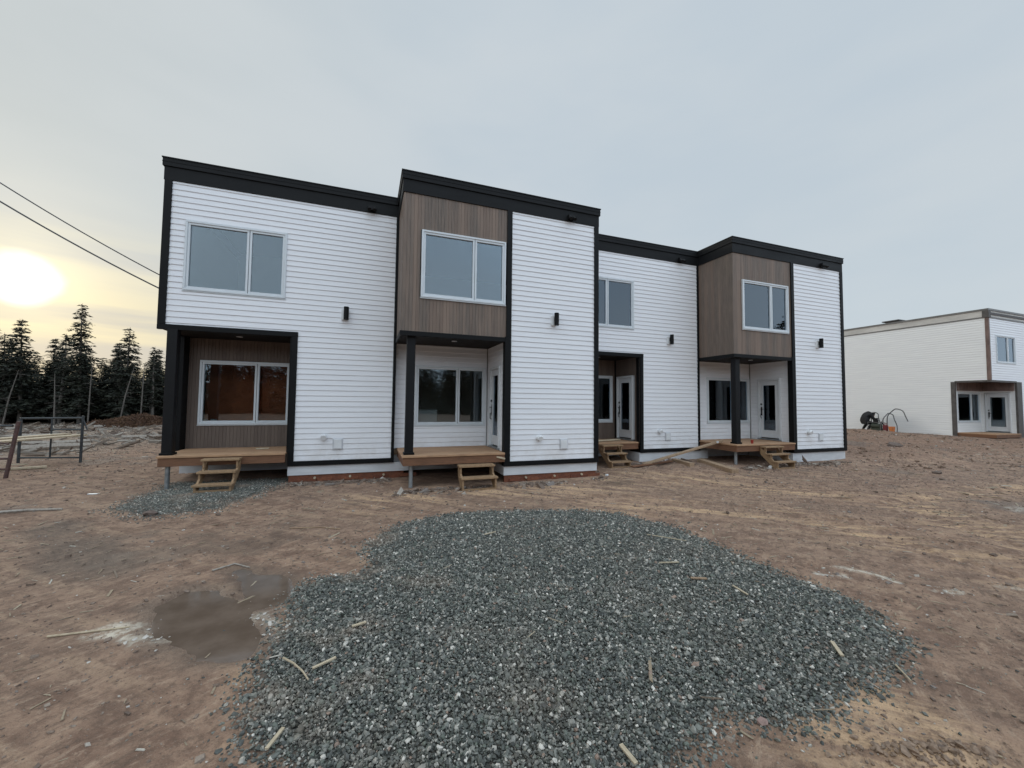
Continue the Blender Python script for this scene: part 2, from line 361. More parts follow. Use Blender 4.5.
# ------------------------------------------------------------------ mesh helpers
def tagit(o, label=None, cat=None, group=None, kind=None):
    if label: o['label'] = label
    if cat: o['category'] = cat
    if group: o['group'] = group
    if kind: o['kind'] = kind
    return o
def empty(name, loc=(0, 0, 0)):
    o = bpy.data.objects.new(name, None); C.objects.link(o); o.location = Vector(loc)*S; o.empty_display_size = .2
    return o
def origin(o):                 # world location of an object whose ancestors only translate
    v = Vector((0, 0, 0))
    while o is not None: v += o.location; o = o.parent
    return v
class MB:
    def __init__(s): s.v = []; s.f = []
    def add(s, vs, fs):
        b = len(s.v); s.v += [tuple(p) for p in vs]; s.f += [tuple(b+i for i in q) for q in fs]; return s
    def box(s, a, b):
        (x0, x1), (y0, y1), (z0, z1) = [sorted(p) for p in zip(a, b)]
        return s.add([(x0, y0, z0), (x1, y0, z0), (x1, y1, z0), (x0, y1, z0), (x0, y0, z1), (x1, y0, z1), (x1, y1, z1), (x0, y1, z1)],
                     [(3, 2, 1, 0), (4, 5, 6, 7), (0, 1, 5, 4), (1, 2, 6, 5), (2, 3, 7, 6), (3, 0, 4, 7)])
    def beam(s, p, q, w, h, upv=(0, 0, 1)):
        p = Vector(p); q = Vector(q); d = (q-p).normalized(); u = Vector(upv)
        if abs(d.dot(u)) > .98: u = Vector((0, 1, 0))
        r = d.cross(u).normalized(); u = r.cross(d)
        vs = [c+r*a*w/2+u*b*h/2 for c in (p, q) for a, b in ((-1, -1), (1, -1), (1, 1), (-1, 1))]
        return s.add(vs, [(3, 2, 1, 0), (4, 5, 6, 7), (0, 1, 5, 4), (1, 2, 6, 5), (2, 3, 7, 6), (3, 0, 4, 7)])
    def tube(s, pts, rad, n=8, cap=True):
        pts = [Vector(p) for p in pts]; k = len(pts); rs = rad if isinstance(rad, (list, tuple)) else [rad]*k
        vs = []; prev = None
        for i, p in enumerate(pts):
            d = (pts[min(i+1, k-1)]-pts[max(i-1, 0)]).normalized()
            u = prev if prev is not None else (Vector((0, 0, 1)) if abs(d.z) < .9 else Vector((1, 0, 0)))
            r = d.cross(u).normalized(); u = r.cross(d).normalized(); prev = u
            vs += [p+(r*math.cos(a)+u*math.sin(a))*rs[i] for a in [2*math.pi*j/n for j in range(n)]]
        fs = [(i*n+j, i*n+(j+1) % n, (i+1)*n+(j+1) % n, (i+1)*n+j) for i in range(k-1) for j in range(n)]
        if cap: fs += [tuple(range(n))[::-1], tuple((k-1)*n+j for j in range(n))]
        return s.add(vs, fs)
    def build(s, name, m, parent=None, loc=None, bevel=0, smooth=False):
        base = origin(parent) if parent is not None else (Vector(loc)*S if loc is not None else Vector((0, 0, 0)))
        me = bpy.data.meshes.new(name)
        me.from_pydata([Vector(p)*S-base for p in s.v], [], s.f)
        me.materials.append(M[m] if isinstance(m, str) else m)
        if smooth:
            for p in me.polygons: p.use_smooth = True
        me.update(); o = bpy.data.objects.new(name, me); C.objects.link(o)
        if parent is not None: o.parent = parent
        else: o.location = base
        if bevel:
            b = o.modifiers.new('bevel', 'BEVEL'); b.width = bevel; b.segments = 1; b.limit_method = 'ANGLE'
        return o
def npmesh(name, V, F, m, loc=(0, 0, 0), attrs=None, smooth=False):
    me = bpy.data.meshes.new(name); k = F.shape[1]
    me.vertices.add(len(V)); me.vertices.foreach_set('co', (np.asarray(V)*S-np.array(loc)*S).astype(np.float32).ravel())
    me.loops.add(F.size); me.loops.foreach_set('vertex_index', F.astype(np.int32).ravel())
    me.polygons.add(len(F)); me.polygons.foreach_set('loop_start', (np.arange(len(F))*k).astype(np.int32))
    me.polygons.foreach_set('loop_total', np.full(len(F), k, np.int32))
    me.polygons.foreach_set('use_smooth', np.full(len(F), smooth))
    me.materials.append(M[m]); me.update(calc_edges=True)
    for nm, a in (attrs or {}).items():
        at = me.attributes.new(nm, 'FLOAT', 'POINT'); at.data.foreach_set('value', np.asarray(a, np.float32).ravel())
    o = bpy.data.objects.new(name, me); C.objects.link(o); o.location = Vector(loc)*S
    return o
rng = np.random.default_rng(7); rnd = random.Random(3)

# ------------------------------------------------------------------ ground
def graded(lo, hi, fine_lo, fine_hi, step, growth, edge):
    a = [fine_lo]
    while a[-1] < fine_hi: a.append(a[-1]+step)
    st = step
    while a[-1] < hi: st = min(st*growth, edge); a.append(a[-1]+st)
    b = [fine_lo]; st = step
    while b[-1] > lo: st = min(st*growth, edge); b.append(b[-1]-st)
    return np.array(b[:0:-1]+a)
gx = graded(-900, 900, -2.6, 6.5, .032, 1.018, 80); gy = graded(-900, 900, 1.0, 6.2, .032, 1.018, 80)
X, Y = np.meshgrid(gx, gy); X = X.ravel(); Y = Y.ravel()
H, gm, pud, q1, q2, wob = hgt(X, Y, True)
farfade = 1-sm(np.hypot(X, Y), 60, 120); H = H*farfade
nx, ny = len(gx), len(gy)
ii = (np.arange(ny-1)[:, None]*nx+np.arange(nx-1)[None, :]).ravel()
F = np.stack([ii, ii+1, ii+1+nx, ii+nx], 1)
tan = np.zeros_like(X)
for pts, wd in TAN:
    tan = np.maximum(tan, np.exp(-((pline(pts, X, Y)+.6*fbm(X*1.6, Y*1.6, 3, 70))/(wd*1.7))**2))
pale = np.zeros_like(X)
for pts, wd in PALE:
    pale = np.maximum(pale, sm(wd-pline(pts, X, Y)+.16*fbm(X*7, Y*7, 4, 80), -.01, .04))
wet = np.maximum(sm(pud, -.22, -.02), .8*sm(fbm(X*.9, Y*.9, 4, 90), .16, .26)*sm(Y, 1, 3))
mound = np.clip(sm(X, 12.8, 14.5)*sm(Y, 6.6, 7.6), 0, 1)
slash = sm(-X+Y*.25, 9.5, 13)
ghost = .75*sm(.55-pline([(-3.6, 6.6), (-2.9, 5.6), (-2.2, 4.9)], X, Y)+.5*fbm(X*1.5, Y*1.5, 3, 95), .1, .5)
gm2 = np.maximum(gm, ghost*.6)
ground = npmesh('ground', np.stack([X, Y, H], 1), F, 'earth', attrs={'tan': tan, 'pale': pale*(1-gm), 'wet': wet*(1-gm), 'mound': mound, 'slash': slash, 'gravel': gm2}, smooth=True)
tagit(ground, kind='structure')
# muddy water lies in the hollows; the sheet runs on under their banks
cell = (pud[F].max(1) > -.2)
used = np.unique(F[cell]); remap = -np.ones(len(X), int); remap[used] = np.arange(len(used))
o = npmesh('puddle', np.stack([X[used], Y[used], np.full(len(used), -.0065)], 1), remap[F[cell]], 'puddle', smooth=True); tagit(o, kind='structure')

# ------------------------------------------------------------------ stones
ico = []
ph = (1+5**.5)/2
for a in (-1, 1):
    for b in (-ph, ph): ico += [(0, a, b), (a, b, 0), (b, 0, a)]
ico = np.array(ico, float); ico /= np.linalg.norm(ico[0])
import itertools
dm = np.linalg.norm(ico[:, None]-ico[None], axis=2); el = dm[dm > .1].min()*1.1
tri = []
for a, b, c in itertools.combinations(range(12), 3):
    if dm[a, b] < el and dm[b, c] < el and dm[a, c] < el:
        nn = np.cross(ico[b]-ico[a], ico[c]-ico[a]); tri.append((a, b, c) if nn @ ico[a] > 0 else (a, c, b))
tri = np.array(tri)
cube = np.array([(x, y, z) for z in (-1, 1) for x, y in ((-1, -1), (1, -1), (1, 1), (-1, 1))], float)*.62
cubeq = np.array([(3, 2, 1, 0), (4, 5, 6, 7), (0, 1, 5, 4), (1, 2, 6, 5), (2, 3, 7, 6), (3, 0, 4, 7)])
def scatter(xs, ys, zs, size, aspect, base, faces, jit=.3, flat=.35):
    n = len(xs); k = len(base)
    P = base[None]*(1+rng.uniform(-jit, jit, (n, k, 1))) + rng.uniform(-jit*.3, jit*.3, (n, k, 3))
    P = P*(aspect*size[:, None])[:, None, :]
    az = rng.uniform(0, 2*np.pi, n); ti = rng.normal(0, flat, n); tj = rng.normal(0, flat, n)
    def rot(P, ang, i, j):
        c, s_ = np.cos(ang)[:, None], np.sin(ang)[:, None]; a = P[..., i]*c-P[..., j]*s_; b = P[..., i]*s_+P[..., j]*c
        P = P.copy(); P[..., i] = a; P[..., j] = b; return P
    P = rot(P, ti, 0, 2); P = rot(P, tj, 1, 2); P = rot(P, az, 0, 1)
    P = P+np.stack([xs, ys, zs], 1)[:, None, :]
    Fa = faces[None]+(np.arange(n)*k)[:, None, None]
    return P.reshape(-1, 3), Fa.reshape(-1, faces.shape[1])
# crushed stone pad
N = 520000
xs = rng.uniform(-1.1, 4.3, N); ys = rng.uniform(1.1, 6.1, N)
q = sdf(GRAVEL, xs, ys)+.12*fbm(xs*3, ys*3, 3, 40)+.10*fbm(xs*7, ys*7, 3, 44)
cover = np.clip((q+.16)/.30, 0, 1)**1.6
cover = np.where(q < -.06, np.maximum(cover, .02*np.exp(q*5)), cover)
bare = sdf([(-.3, 4.1), (.1, 4.1), (.25, 4.2), (.05, 4.3), (-.2, 4.25)], xs, ys)
cover = cover*(1-.85*sm(bare, -.05, .05))
dist = np.hypot(xs, ys)
prob = cover*np.clip(1.2-.10*dist, .6, 1.)*.62
keep = rng.random(N) < prob; xs, ys = xs[keep], ys[keep]; q = q[keep]
n = len(xs); size = rng.lognormal(math.log(.0073), .36, n).clip(.0035, .019)*np.clip(.9+.05*(np.hypot(xs, ys)-2), .9, 1.1)
asp = np.stack([rng.uniform(.9, 1.45, n), rng.uniform(.75, 1.1, n), rng.uniform(.5, .85, n)], 1)
zs = hgt(xs, ys)+rng.uniform(-.003, .016, n)*np.clip(q*4+.3, 0, 1)+size*.15
nearm = np.hypot(xs, ys) < 2.9
V1, F1 = scatter(xs[nearm], ys[nearm], zs[nearm], size[nearm], asp[nearm], ico, tri, .34, .55)
V2, F2_ = scatter(xs[~nearm], ys[~nearm], zs[~nearm], size[~nearm]*1.1, asp[~nearm], cube, cubeq, .3, .6)
F2_ = np.concatenate([F2_[:, [0, 1, 2]], F2_[:, [0, 2, 3]]])+len(V1)
o = npmesh('gravel', np.concatenate([V1, V2]), np.concatenate([F1, F2_]), 'gravel'); tagit(o, 'broad pad of crushed blue grey stone spread over the brown dirt in front', kind='stuff')
print('gravel stones', n)
# the thinner pad under the first porch
N = 42000
xs = rng.uniform(-4., -1.1, N); ys = rng.uniform(6.3, 9.3, N); q = sdf(GRAVEL2, xs, ys)+.12*fbm(xs*3, ys*3, 3, 40)
keep = rng.random(N) < np.clip((q+.25)/.6, 0, 1)**1.3*.8; xs, ys = xs[keep], ys[keep]; n = len(xs)
size = rng.uniform(.007, .014, n)
V, Fc = scatter(xs, ys, hgt(xs, ys)+.001, size, np.stack([rng.uniform(.9, 1.4, n), rng.uniform(.7, 1.1, n), rng.uniform(.5, .8, n)], 1), cube, cubeq, .25, .4)
o = npmesh('gravel', V, Fc, 'gravel'); tagit(o, 'small dark patch of crushed stone spread under and before the leftmost porch', kind='stuff')
# loose earth: clods, pebbles, wood chips
def yard_points(n, rmax, pw=.5):
    r = rmax*rng.random(n)**pw+.9; a = rng.uniform(R(-50), R(78), n)
    return r*np.sin(a), r*np.cos(a), r
def outside(x, y):
    b = (x > -3.5) & (x < 12.8) & (y > 8.45) & (y < 16)
    b |= (x > .5) & (x < 4.8) & (y > 7.4) & (y < 9); b |= (x > 8.5) & (x < 12.9) & (y > 7.4) & (y < 9); b |= (x > 24.7) & (y > 8.9) & (y < 18)
    return ~b
xs, ys, r = yard_points(170000, 26, .66); q = sdf(GRAVEL, xs, ys)
keep = (q < -.02) & outside(xs, ys) & (rng.random(len(xs)) < .25+1.1*np.clip(fbm(xs*1.3, ys*1.3, 3, 101)+.3, 0, 1)) & (np.maximum(sdf(PUD1, xs, ys), sdf(PUD2, xs, ys)) < 0)
xs, ys, r = xs[keep], ys[keep], r[keep]; n = len(xs)
size = rng.lognormal(math.log(.0038), .6, n).clip(.0018, .022)*(1+r*.06)
V, Fc = scatter(xs, ys, hgt(xs, ys)+size*.1, size, np.stack([rng.uniform(.9, 1.5, n), rng.uniform(.7, 1.1, n), rng.uniform(.45, .8, n)], 1), cube, cubeq, .3, .3)
o = npmesh('loose_earth', V, Fc, 'clods'); tagit(o, 'loose clods and pebbles scattered over the bare brown yard', kind='stuff')
xs, ys, r = yard_points(22000, 22, .66); keep = outside(xs, ys) & (rng.random(len(xs)) < .15+1.2*np.clip(fbm(xs*.8, ys*.8, 3, 111)+.25, 0, 1))
qg = sdf(GRAVEL, xs, ys); keep &= (qg < 0) | (rng.random(len(xs)) < .12)
xs, ys, r = xs[keep], ys[keep], r[keep]; n = len(xs); size = rng.lognormal(math.log(.010), .5, n)*(1+r*.07)
V, Fc = scatter(xs, ys, hgt(xs, ys)+.004+np.where(sdf(GRAVEL, xs, ys) > 0, .016, 0), size, np.stack([rng.uniform(1.2, 4.2, n), rng.uniform(.15, .4, n), rng.uniform(.08, .2, n)], 1), cube, cubeq, .2, .1)
o = npmesh('wood_chips', V, Fc, 'chips'); tagit(o, 'tan wood chips and splinters littering the dirt and gravel', kind='stuff')

N = 1500; xs = rng.uniform(12.8, 24.3, N); ys = rng.uniform(5.5, 14, N); keep = outside(xs, ys) & (fbm(xs*.9, ys*.9, 3, 141) > -.02); xs, ys = xs[keep], ys[keep]; n = len(xs)
size = rng.lognormal(math.log(.026), .55, n).clip(.01, .13)
M['moundclod'] = plain('mound_clod', (.19, .125, .088), .95, .4, 5, bump=.5)
V, Fc = scatter(xs, ys, hgt(xs, ys)+size*.1, size, np.stack([rng.uniform(.9, 1.5, n), rng.uniform(.7, 1.2, n), rng.uniform(.5, .8, n)], 1), cube, cubeq, .35, .4)
o = npmesh('mound_clods', V, Fc, 'moundclod'); tagit(o, 'dark lumps of turned soil over the mound between the two buildings', kind='stuff')

N = 2600; fx = rng.uniform(-1.4, 12.7, N); fy = np.where((fx > .5) & (fx < 4.7) | (fx > 8.5), 7.3, 8.45)-np.abs(rng.normal(0, .16, N)); keep = fbm(fx*1.2, fy*1.2, 3, 161) > -.08; fx, fy = fx[keep], fy[keep]; n = len(fx)
V, Fc = scatter(fx, fy, hgt(fx, fy)+.006, rng.lognormal(math.log(.022), .5, n), np.stack([rng.uniform(.9, 2.6, n), rng.uniform(.3, 1., n), rng.uniform(.2, .6, n)], 1), cube, cubeq, .35, .35)
o = npmesh('foundation_rubble', V, Fc, 'clods'); tagit(o, 'crumbs of soil, grout and wood scraps banked along the foot of the townhouse', kind='stuff')
PX = []; PY = []
for pts, wd in PALE:
    for k in range(26):
        i_ = rnd.randrange(len(pts)-1); u_ = rnd.random(); a_, b_ = pts[i_], pts[i_+1]
        PX.append(a_[0]+(b_[0]-a_[0])*u_+rnd.gauss(0, wd*1.1)); PY.append(a_[1]+(b_[1]-a_[1])*u_+rnd.gauss(0, wd*.9))
PX = np.array(PX); PY = np.array(PY); k_ = np.maximum(sdf(PUD1, PX, PY), sdf(PUD2, PX, PY)) < -.02; PX = PX[k_]; PY = PY[k_]; n = len(PX)
M['plaster'] = plain('pale_residue', (.52, .48, .43), .85, .15, 30)
V, Fc = scatter(PX, PY, hgt(PX, PY)+.003, rng.lognormal(math.log(.0055), .6, n).clip(0, .016), np.stack([rng.uniform(.9, 2.2, n), rng.uniform(.5, 1.1, n), rng.uniform(.15, .4, n)], 1), ico, tri, .35, .2)
o = npmesh('plaster_crumbs', V, Fc, 'plaster'); tagit(o, 'whitish crumbs and flakes on the pale stains in the dirt', kind='stuff')
# bleached slash on the cleared land at the left
N = 16000; xs = rng.uniform(-30, -5, N); ys = rng.uniform(14, 30, N)
v = -xs+ys*.25; keep = (v > 11.) & (rng.random(N) < .25+1.5*np.clip(fbm(xs*.5, ys*.5, 3, 121)+.15, 0, 1)) & (xs > -ys*.95-3)
xs, ys = xs[keep], ys[keep]; n = len(xs); size = rng.lognormal(math.log(.045), .6, n)
V, Fc = scatter(xs, ys, hgt(xs, ys)+.01+.05*rng.random(n), size, np.stack([rng.uniform(1.5, 5, n), rng.uniform(.2, .5, n), rng.uniform(.2, .45, n)], 1), cube, cubeq, .3, .28)
o = npmesh('slash_debris', V, Fc, 'slashwood'); tagit(o, 'bleached branches and stump wood strewn over cleared ground before the spruces', kind='stuff')
N = 9000; a = rng.uniform(0, 2*np.pi, N); rr_ = np.sqrt(rng.random(N))
xs = -11.8+2.6*rr_*np.cos(a); ys = 28.3+1.*rr_*np.sin(a); zt = .9*(1-rr_**2)*(.7+.6*fbm(xs*1.2, ys*1.2, 3, 131))
zs = hgt(xs, ys)+zt*rng.random(N)**.5
V, Fc = scatter(xs, ys, zs, rng.uniform(.03, .09, N), np.stack([rng.uniform(1, 3, N), rng.uniform(.1, .4, N), rng.uniform(.1, .3, N)], 1), cube, cubeq, .3, .8)
o = npmesh('bracken', V, Fc, 'bracken'); tagit(o, 'rust coloured mound of dead bracken at the foot of the spruces', kind='stuff')

# ------------------------------------------------------------------ wall builders
def P(ax, c, a, d, z):         # ax 'x': wall faces -Y, a runs along X; 'y': faces -X; 'X': faces +Y; 'Y': faces +X
    return {'x': (a, c-d, z), 'y': (c-d, a, z), 'X': (a, c+d, z), 'Y': (c+d, a, z)}[ax]
def quad(mb, ax, c, pts):
    q = [P(ax, c, *p) for p in pts]
    if ax in ('y', 'X'): q = q[::-1]
    mb.add(q, [(0, 1, 2, 3)])
EXP = .1035
def siding(ax, c, a0, a1, z0, z1, holes=(), parent=None, m='vinyl', name='siding_wall', d0=.002, d1=.014):
    mb = MB(); k = 0; z = z0
    while z < z1-1e-4:
        ze = z+EXP; zt = min(ze, z1)
        cuts = sorted({z, zt, *[h for H_ in holes for h in H_[2:] if z < h < zt]})
        for za, zb in zip(cuts[:-1], cuts[1:]):
            zm = (za+zb)/2; spans = [(a0, a1)]
            for h0, h1, hz0, hz1 in holes:
                if hz0 < zm < hz1:
                    spans = [s2 for s0, s1 in spans for s2 in ((s0, min(s1, h0)), (max(s0, h1), s1)) if s2[1]-s2[0] > 1e-4]
            # lap profile: flat face leaning out to a rounded butt edge
            jt = a0+((k*1.37+.6) % 3.); spl = []
            for s0, s1 in spans:
                j = jt
                while j < s1:
                    if j > s0+.15 and j < s1-.15: spl.append((s0, j)); s0 = j
                    j += 3.
                spl.append((s0, s1))
            spans = spl
            def prof(zz):
                f = (zz-z)/EXP; return d0+(d1-d0)*max(0., 1-f)**1.15
            for s0, s1 in spans:
                if za == z:
                    quad(mb, ax, c, [(s0, d0, z), (s1, d0, z), (s1, d1-.003, z), (s0, d1-.003, z)])
                    quad(mb, ax, c, [(s0, d1-.003, z), (s1, d1-.003, z), (s1, d1, z+.006), (s0, d1, z+.006)])
                    zz0 = z+.006
                else: zz0 = za
                if zb > zz0: quad(mb, ax, c, [(s0, prof(zz0) if za != z else d1, zz0), (s1, prof(zz0) if za != z else d1, zz0), (s1, prof(zb), zb), (s0, prof(zb), zb)])
        z = ze; k += 1
    return mb.build(name, m, parent)
def cladding(ax, c, a0, a1, z0, z1, holes=(), parent=None, m='clad', bw=.062):
    mb = MB(); n = max(1, round((a1-a0)/bw)); w_ = (a1-a0)/n
    for i in range(n):
        s0 = a0+i*w_; s1 = s0+w_; mid = (s0+s1)/2
        cutsz = [(z0, z1)]
        for h0, h1, hz0, hz1 in holes:
            if h0 < mid < h1: cutsz = [s2 for a, b in cutsz for s2 in ((a, min(b, hz0)), (max(a, hz1), b)) if s2[1]-s2[0] > 1e-4]
        for a, b in cutsz:
            g = .002; d = .006
            V8 = [(s0, 0, a), (s0+g, d, a), (s1-g, d, a), (s1, 0, a), (s0, 0, b), (s0+g, d, b), (s1-g, d, b), (s1, 0, b)]
            vs = [P(ax, c, *p) for p in V8]
            fs = [(0, 1, 5, 4), (1, 2, 6, 5), (2, 3, 7, 6)]
            if ax in ('y', 'X'): fs = [q[::-1] for q in fs]
            mb.add(vs, fs)
    return mb.build('wood_cladding', m, parent)
def wbox(mb, ax, c, a0, a1, d0, d1, z0, z1): mb.box(P(ax, c, a0, d0, z0), P(ax, c, a1, d1, z1)); return mb
def window(ax, c, a0, a1, z0, z1, parent, split=.62, fm='frame', flip=False):
    t_ = .036
    mb = MB()
    for u0, u1, v0, v1 in ((a0, a1, z1-t_, z1), (a0, a1, z0, z0+t_), (a0, a0+t_, z0+t_, z1-t_), (a1-t_, a1, z0+t_, z1-t_)):
        wbox(mb, ax, c, u0, u1, -.05, .032, v0, v1)
    wbox(mb, ax, c, a0-.012, a1+.012, -.0, .02, z0-.022, z0-.001)
    wi = mb.build('window', fm, parent, bevel=.004)
    i0, i1 = a0+t_, a1-t_; xm = i0+(i1-i0)*(split if not flip else 1-split)
    for s0, s1 in ((i0, xm-.004), (xm+.004, i1)):
        f_ = .038; sb = MB()
        for u0, u1, v0, v1 in ((s0, s1, z1-t_-f_, z1-t_-.001), (s0, s1, z0+t_+.001, z0+t_+f_), (s0, s0+f_, z0+t_+f_, z1-t_-f_), (s1-f_, s1, z0+t_+f_, z1-t_-f_)):
            wbox(sb, ax, c, u0+.001, u1-.001, -.035, .018, v0, v1)
        sb.build('sash', fm, wi, bevel=.003)
        gb = MB(); wbox(gb, ax, c, s0+f_-.004, s1-f_+.004, -.018, -.013, z0+t_+f_-.004, z1-t_-f_+.004)
        gb.build('glass_pane', 'glass', wi)
    return wi
def door(ax, c, a0, a1, z0, z1, parent):
    """exterior door with a full glass insert, lever near the end a1"""
    t_ = .05; mb = MB()
    wbox(mb, ax, c, a0, a0+t_, -.06, .03, z0, z1-t_); wbox(mb, ax, c, a1-t_, a1, -.06, .03, z0, z1-t_); wbox(mb, ax, c, a0, a1, -.06, .03, z1-t_, z1)
    dr = mb.build('door', 'door', parent, bevel=.004)
    lf = MB(); b0, b1, y0, y1 = a0+t_+.004, a1-t_-.004, z0+.03, z1-t_-.006
    st = .10; g0, g1, h0, h1 = b0+st, b1-st, y0+.2, y1-.12
    for u0, u1, v0, v1 in ((b0, g0, y0, y1), (g1, b1, y0, y1), (g0, g1, y0, h0), (g0, g1, h1, y1)): wbox(lf, ax, c, u0, u1, -.045, -.01, v0, v1)
    lf.build('door_leaf', 'door', dr)
    bd = MB()
    for u0, u1, v0, v1 in ((g0-.02, g0+.006, h0-.02, h1+.02), (g1-.006, g1+.02, h0-.02, h1+.02), (g0+.006, g1-.006, h0-.02, h0+.006), (g0+.006, g1-.006, h1-.006, h1+.02)):
        wbox(bd, ax, c, u0, u1, -.009, .002, v0, v1)
    bd.build('glass_bead', 'door', dr)
    gb = MB(); wbox(gb, ax, c, g0-.003, g1+.003, -.03, -.025, h0-.003, h1+.003); gb.build('door_glass', 'glass', dr)
    hd = MB(); am = b1-.055
    wbox(hd, ax, c, am-.02, am+.02, -.009, .004, y0+.62, y0+.86)
    hd.tube([P(ax, c, am, .0, y0+.80), P(ax, c, am, .045, y0+.80), P(ax, c, am-.09, .045, y0+.80)], .010, 6)
    hd.tube([P(ax, c, am, .004, y0+.68), P(ax, c, am, .035, y0+.66), P(ax, c, am, .035, y0+.56), P(ax, c, am, .0, y0+.54)], .009, 6)
    hd.tube([P(ax, c, am, -.01, y0+.94), P(ax, c, am, .02, y0+.94)], .024, 10)
    hd.build('handle', 'chrome', dr)
    sb = MB(); wbox(sb, ax, c, a0, a1, -.06, .05, z0-.03, z0-.002); sb.build('threshold', 'galv', dr)
    return dr
def band(poly, z0, z1, off, inn):
    """closed moulding following an axis-aligned outline"""
    n = len(poly); mb = MB(); o_ = []; i_ = []
    for k in range(n):
        p0 = Vector(poly[k-1]); p = Vector(poly[k]); p1 = Vector(poly[(k+1) % n])
        d0 = (p-p0).normalized(); d1 = (p1-p).normalized()
        n0 = Vector((d0.y, -d0.x)); n1 = Vector((d1.y, -d1.x)); v = n0+n1 if n0.dot(n1) < .5 else n0
        o_.append(p+v*off); i_.append(p-v*inn)
    V = [(q.x, q.y, z) for L, z in ((o_, z0), (o_, z1), (i_, z1), (i_, z0)) for q in L]
    Fs = []
    for r in range(4):
        for k in range(n):
            k2 = (k+1) % n; a = r*n; b = ((r+1) % 4)*n
            Fs.append((a+k, a+k2, b+k2, b+k))
    return mb.add(V, Fs)

# ------------------------------------------------------------------ the townhouse block
YA, YB, YW, YN = 8.57, 7.45, 8.77, 9.63
RT, FB, BT, SB = 5.86, 5.46, .45, .36
th = empty('townhouse', (4.66, 8.57, .1))
tagit(th, 'long two storey townhouse row with white siding, black fascia and two projecting wood clad bays', 'building')
FOOT = [(-3.42, YA), (.56, YA), (.56, YB), (4.66, YB), (4.66, YA), (8.59, YA), (8.59, YB), (12.75, YB), (12.75, 15.6), (-3.42, 15.6)]
band(FOOT, FB, 5.70, .026, .16).build('fascia', 'fascia', th, bevel=.004)
cap = band(FOOT, 5.702, RT-.02, .048, .2); o = cap.build('parapet_cap', 'fascia', th, bevel=.004)
band(FOOT, RT-.019, RT, .058, .2).build('drip_edge', 'black', th)
band(FOOT, 5.775, 5.785, .052, .03).build('cap_seam', 'black', th)
rf = MB(); rf.box((-3.3, 8.7, 5.5), (12.6, 15.4, 5.6)); rf.box((.7, 7.6, 5.5), (4.5, 8.72, 5.599)); rf.box((8.7, 7.6, 5.5), (12.6, 8.72, 5.599)); rf.build('roof', 'roof', th)
# storey slabs and rooms behind the glass
fl = MB(); fl.box((-3.3, 9.7, .50), (12.6, 15.4, .60)); fl.box((2.8, 7.55, .50), (4.5, 9.69, .599)); fl.box((10.85, 7.55, .50), (12.6, 9.69, .599))
fl.box((-1.2, 8.7, .50), (2.5, 9.69, .598)); fl.box((6.8, 8.7, .50), (10.6, 9.69, .598)); fl.build('ground_floor_slab', 'subfloor', th)
fl = MB(); fl.box((-3.3, 8.62, 2.87), (12.6, 15.4, 2.95)); fl.box((.62, 7.5, 2.901), (4.55, 8.61, 2.951)); fl.box((8.65, 7.5, 2.901), (12.65, 8.61, 2.951)); fl.build('upper_floor_slab', 'subfloor', th)
ip = MB()
for x in (.58, 4.62, 8.62): ip.box((x-.03, 8.9, .6), (x+.03, 15.4, 2.86)); ip.box((x-.03, 8.9, 2.96), (x+.03, 15.4, 5.49))
ip.box((-3.3, 12.4, 2.96), (12.6, 12.46, 5.49)); ip.box((.62, 12.0, .6), (4.55, 12.06, 2.86)); ip.box((4.7, 12.0, .6), (12.6, 12.06, 2.86))
ip.box((7.2, 9.9, .6), (7.26, 12, 2.86))
ip.build('interior_wall', 'drywall', th)
ip = MB(); ip.box((-3.3, 10.5, .6), (.5, 10.56, 2.86)); ip.box((-2.3, 10.3, .6), (-2.24, 10.49, 2.3)); ip.build('interior_wall', 'terracotta', th)

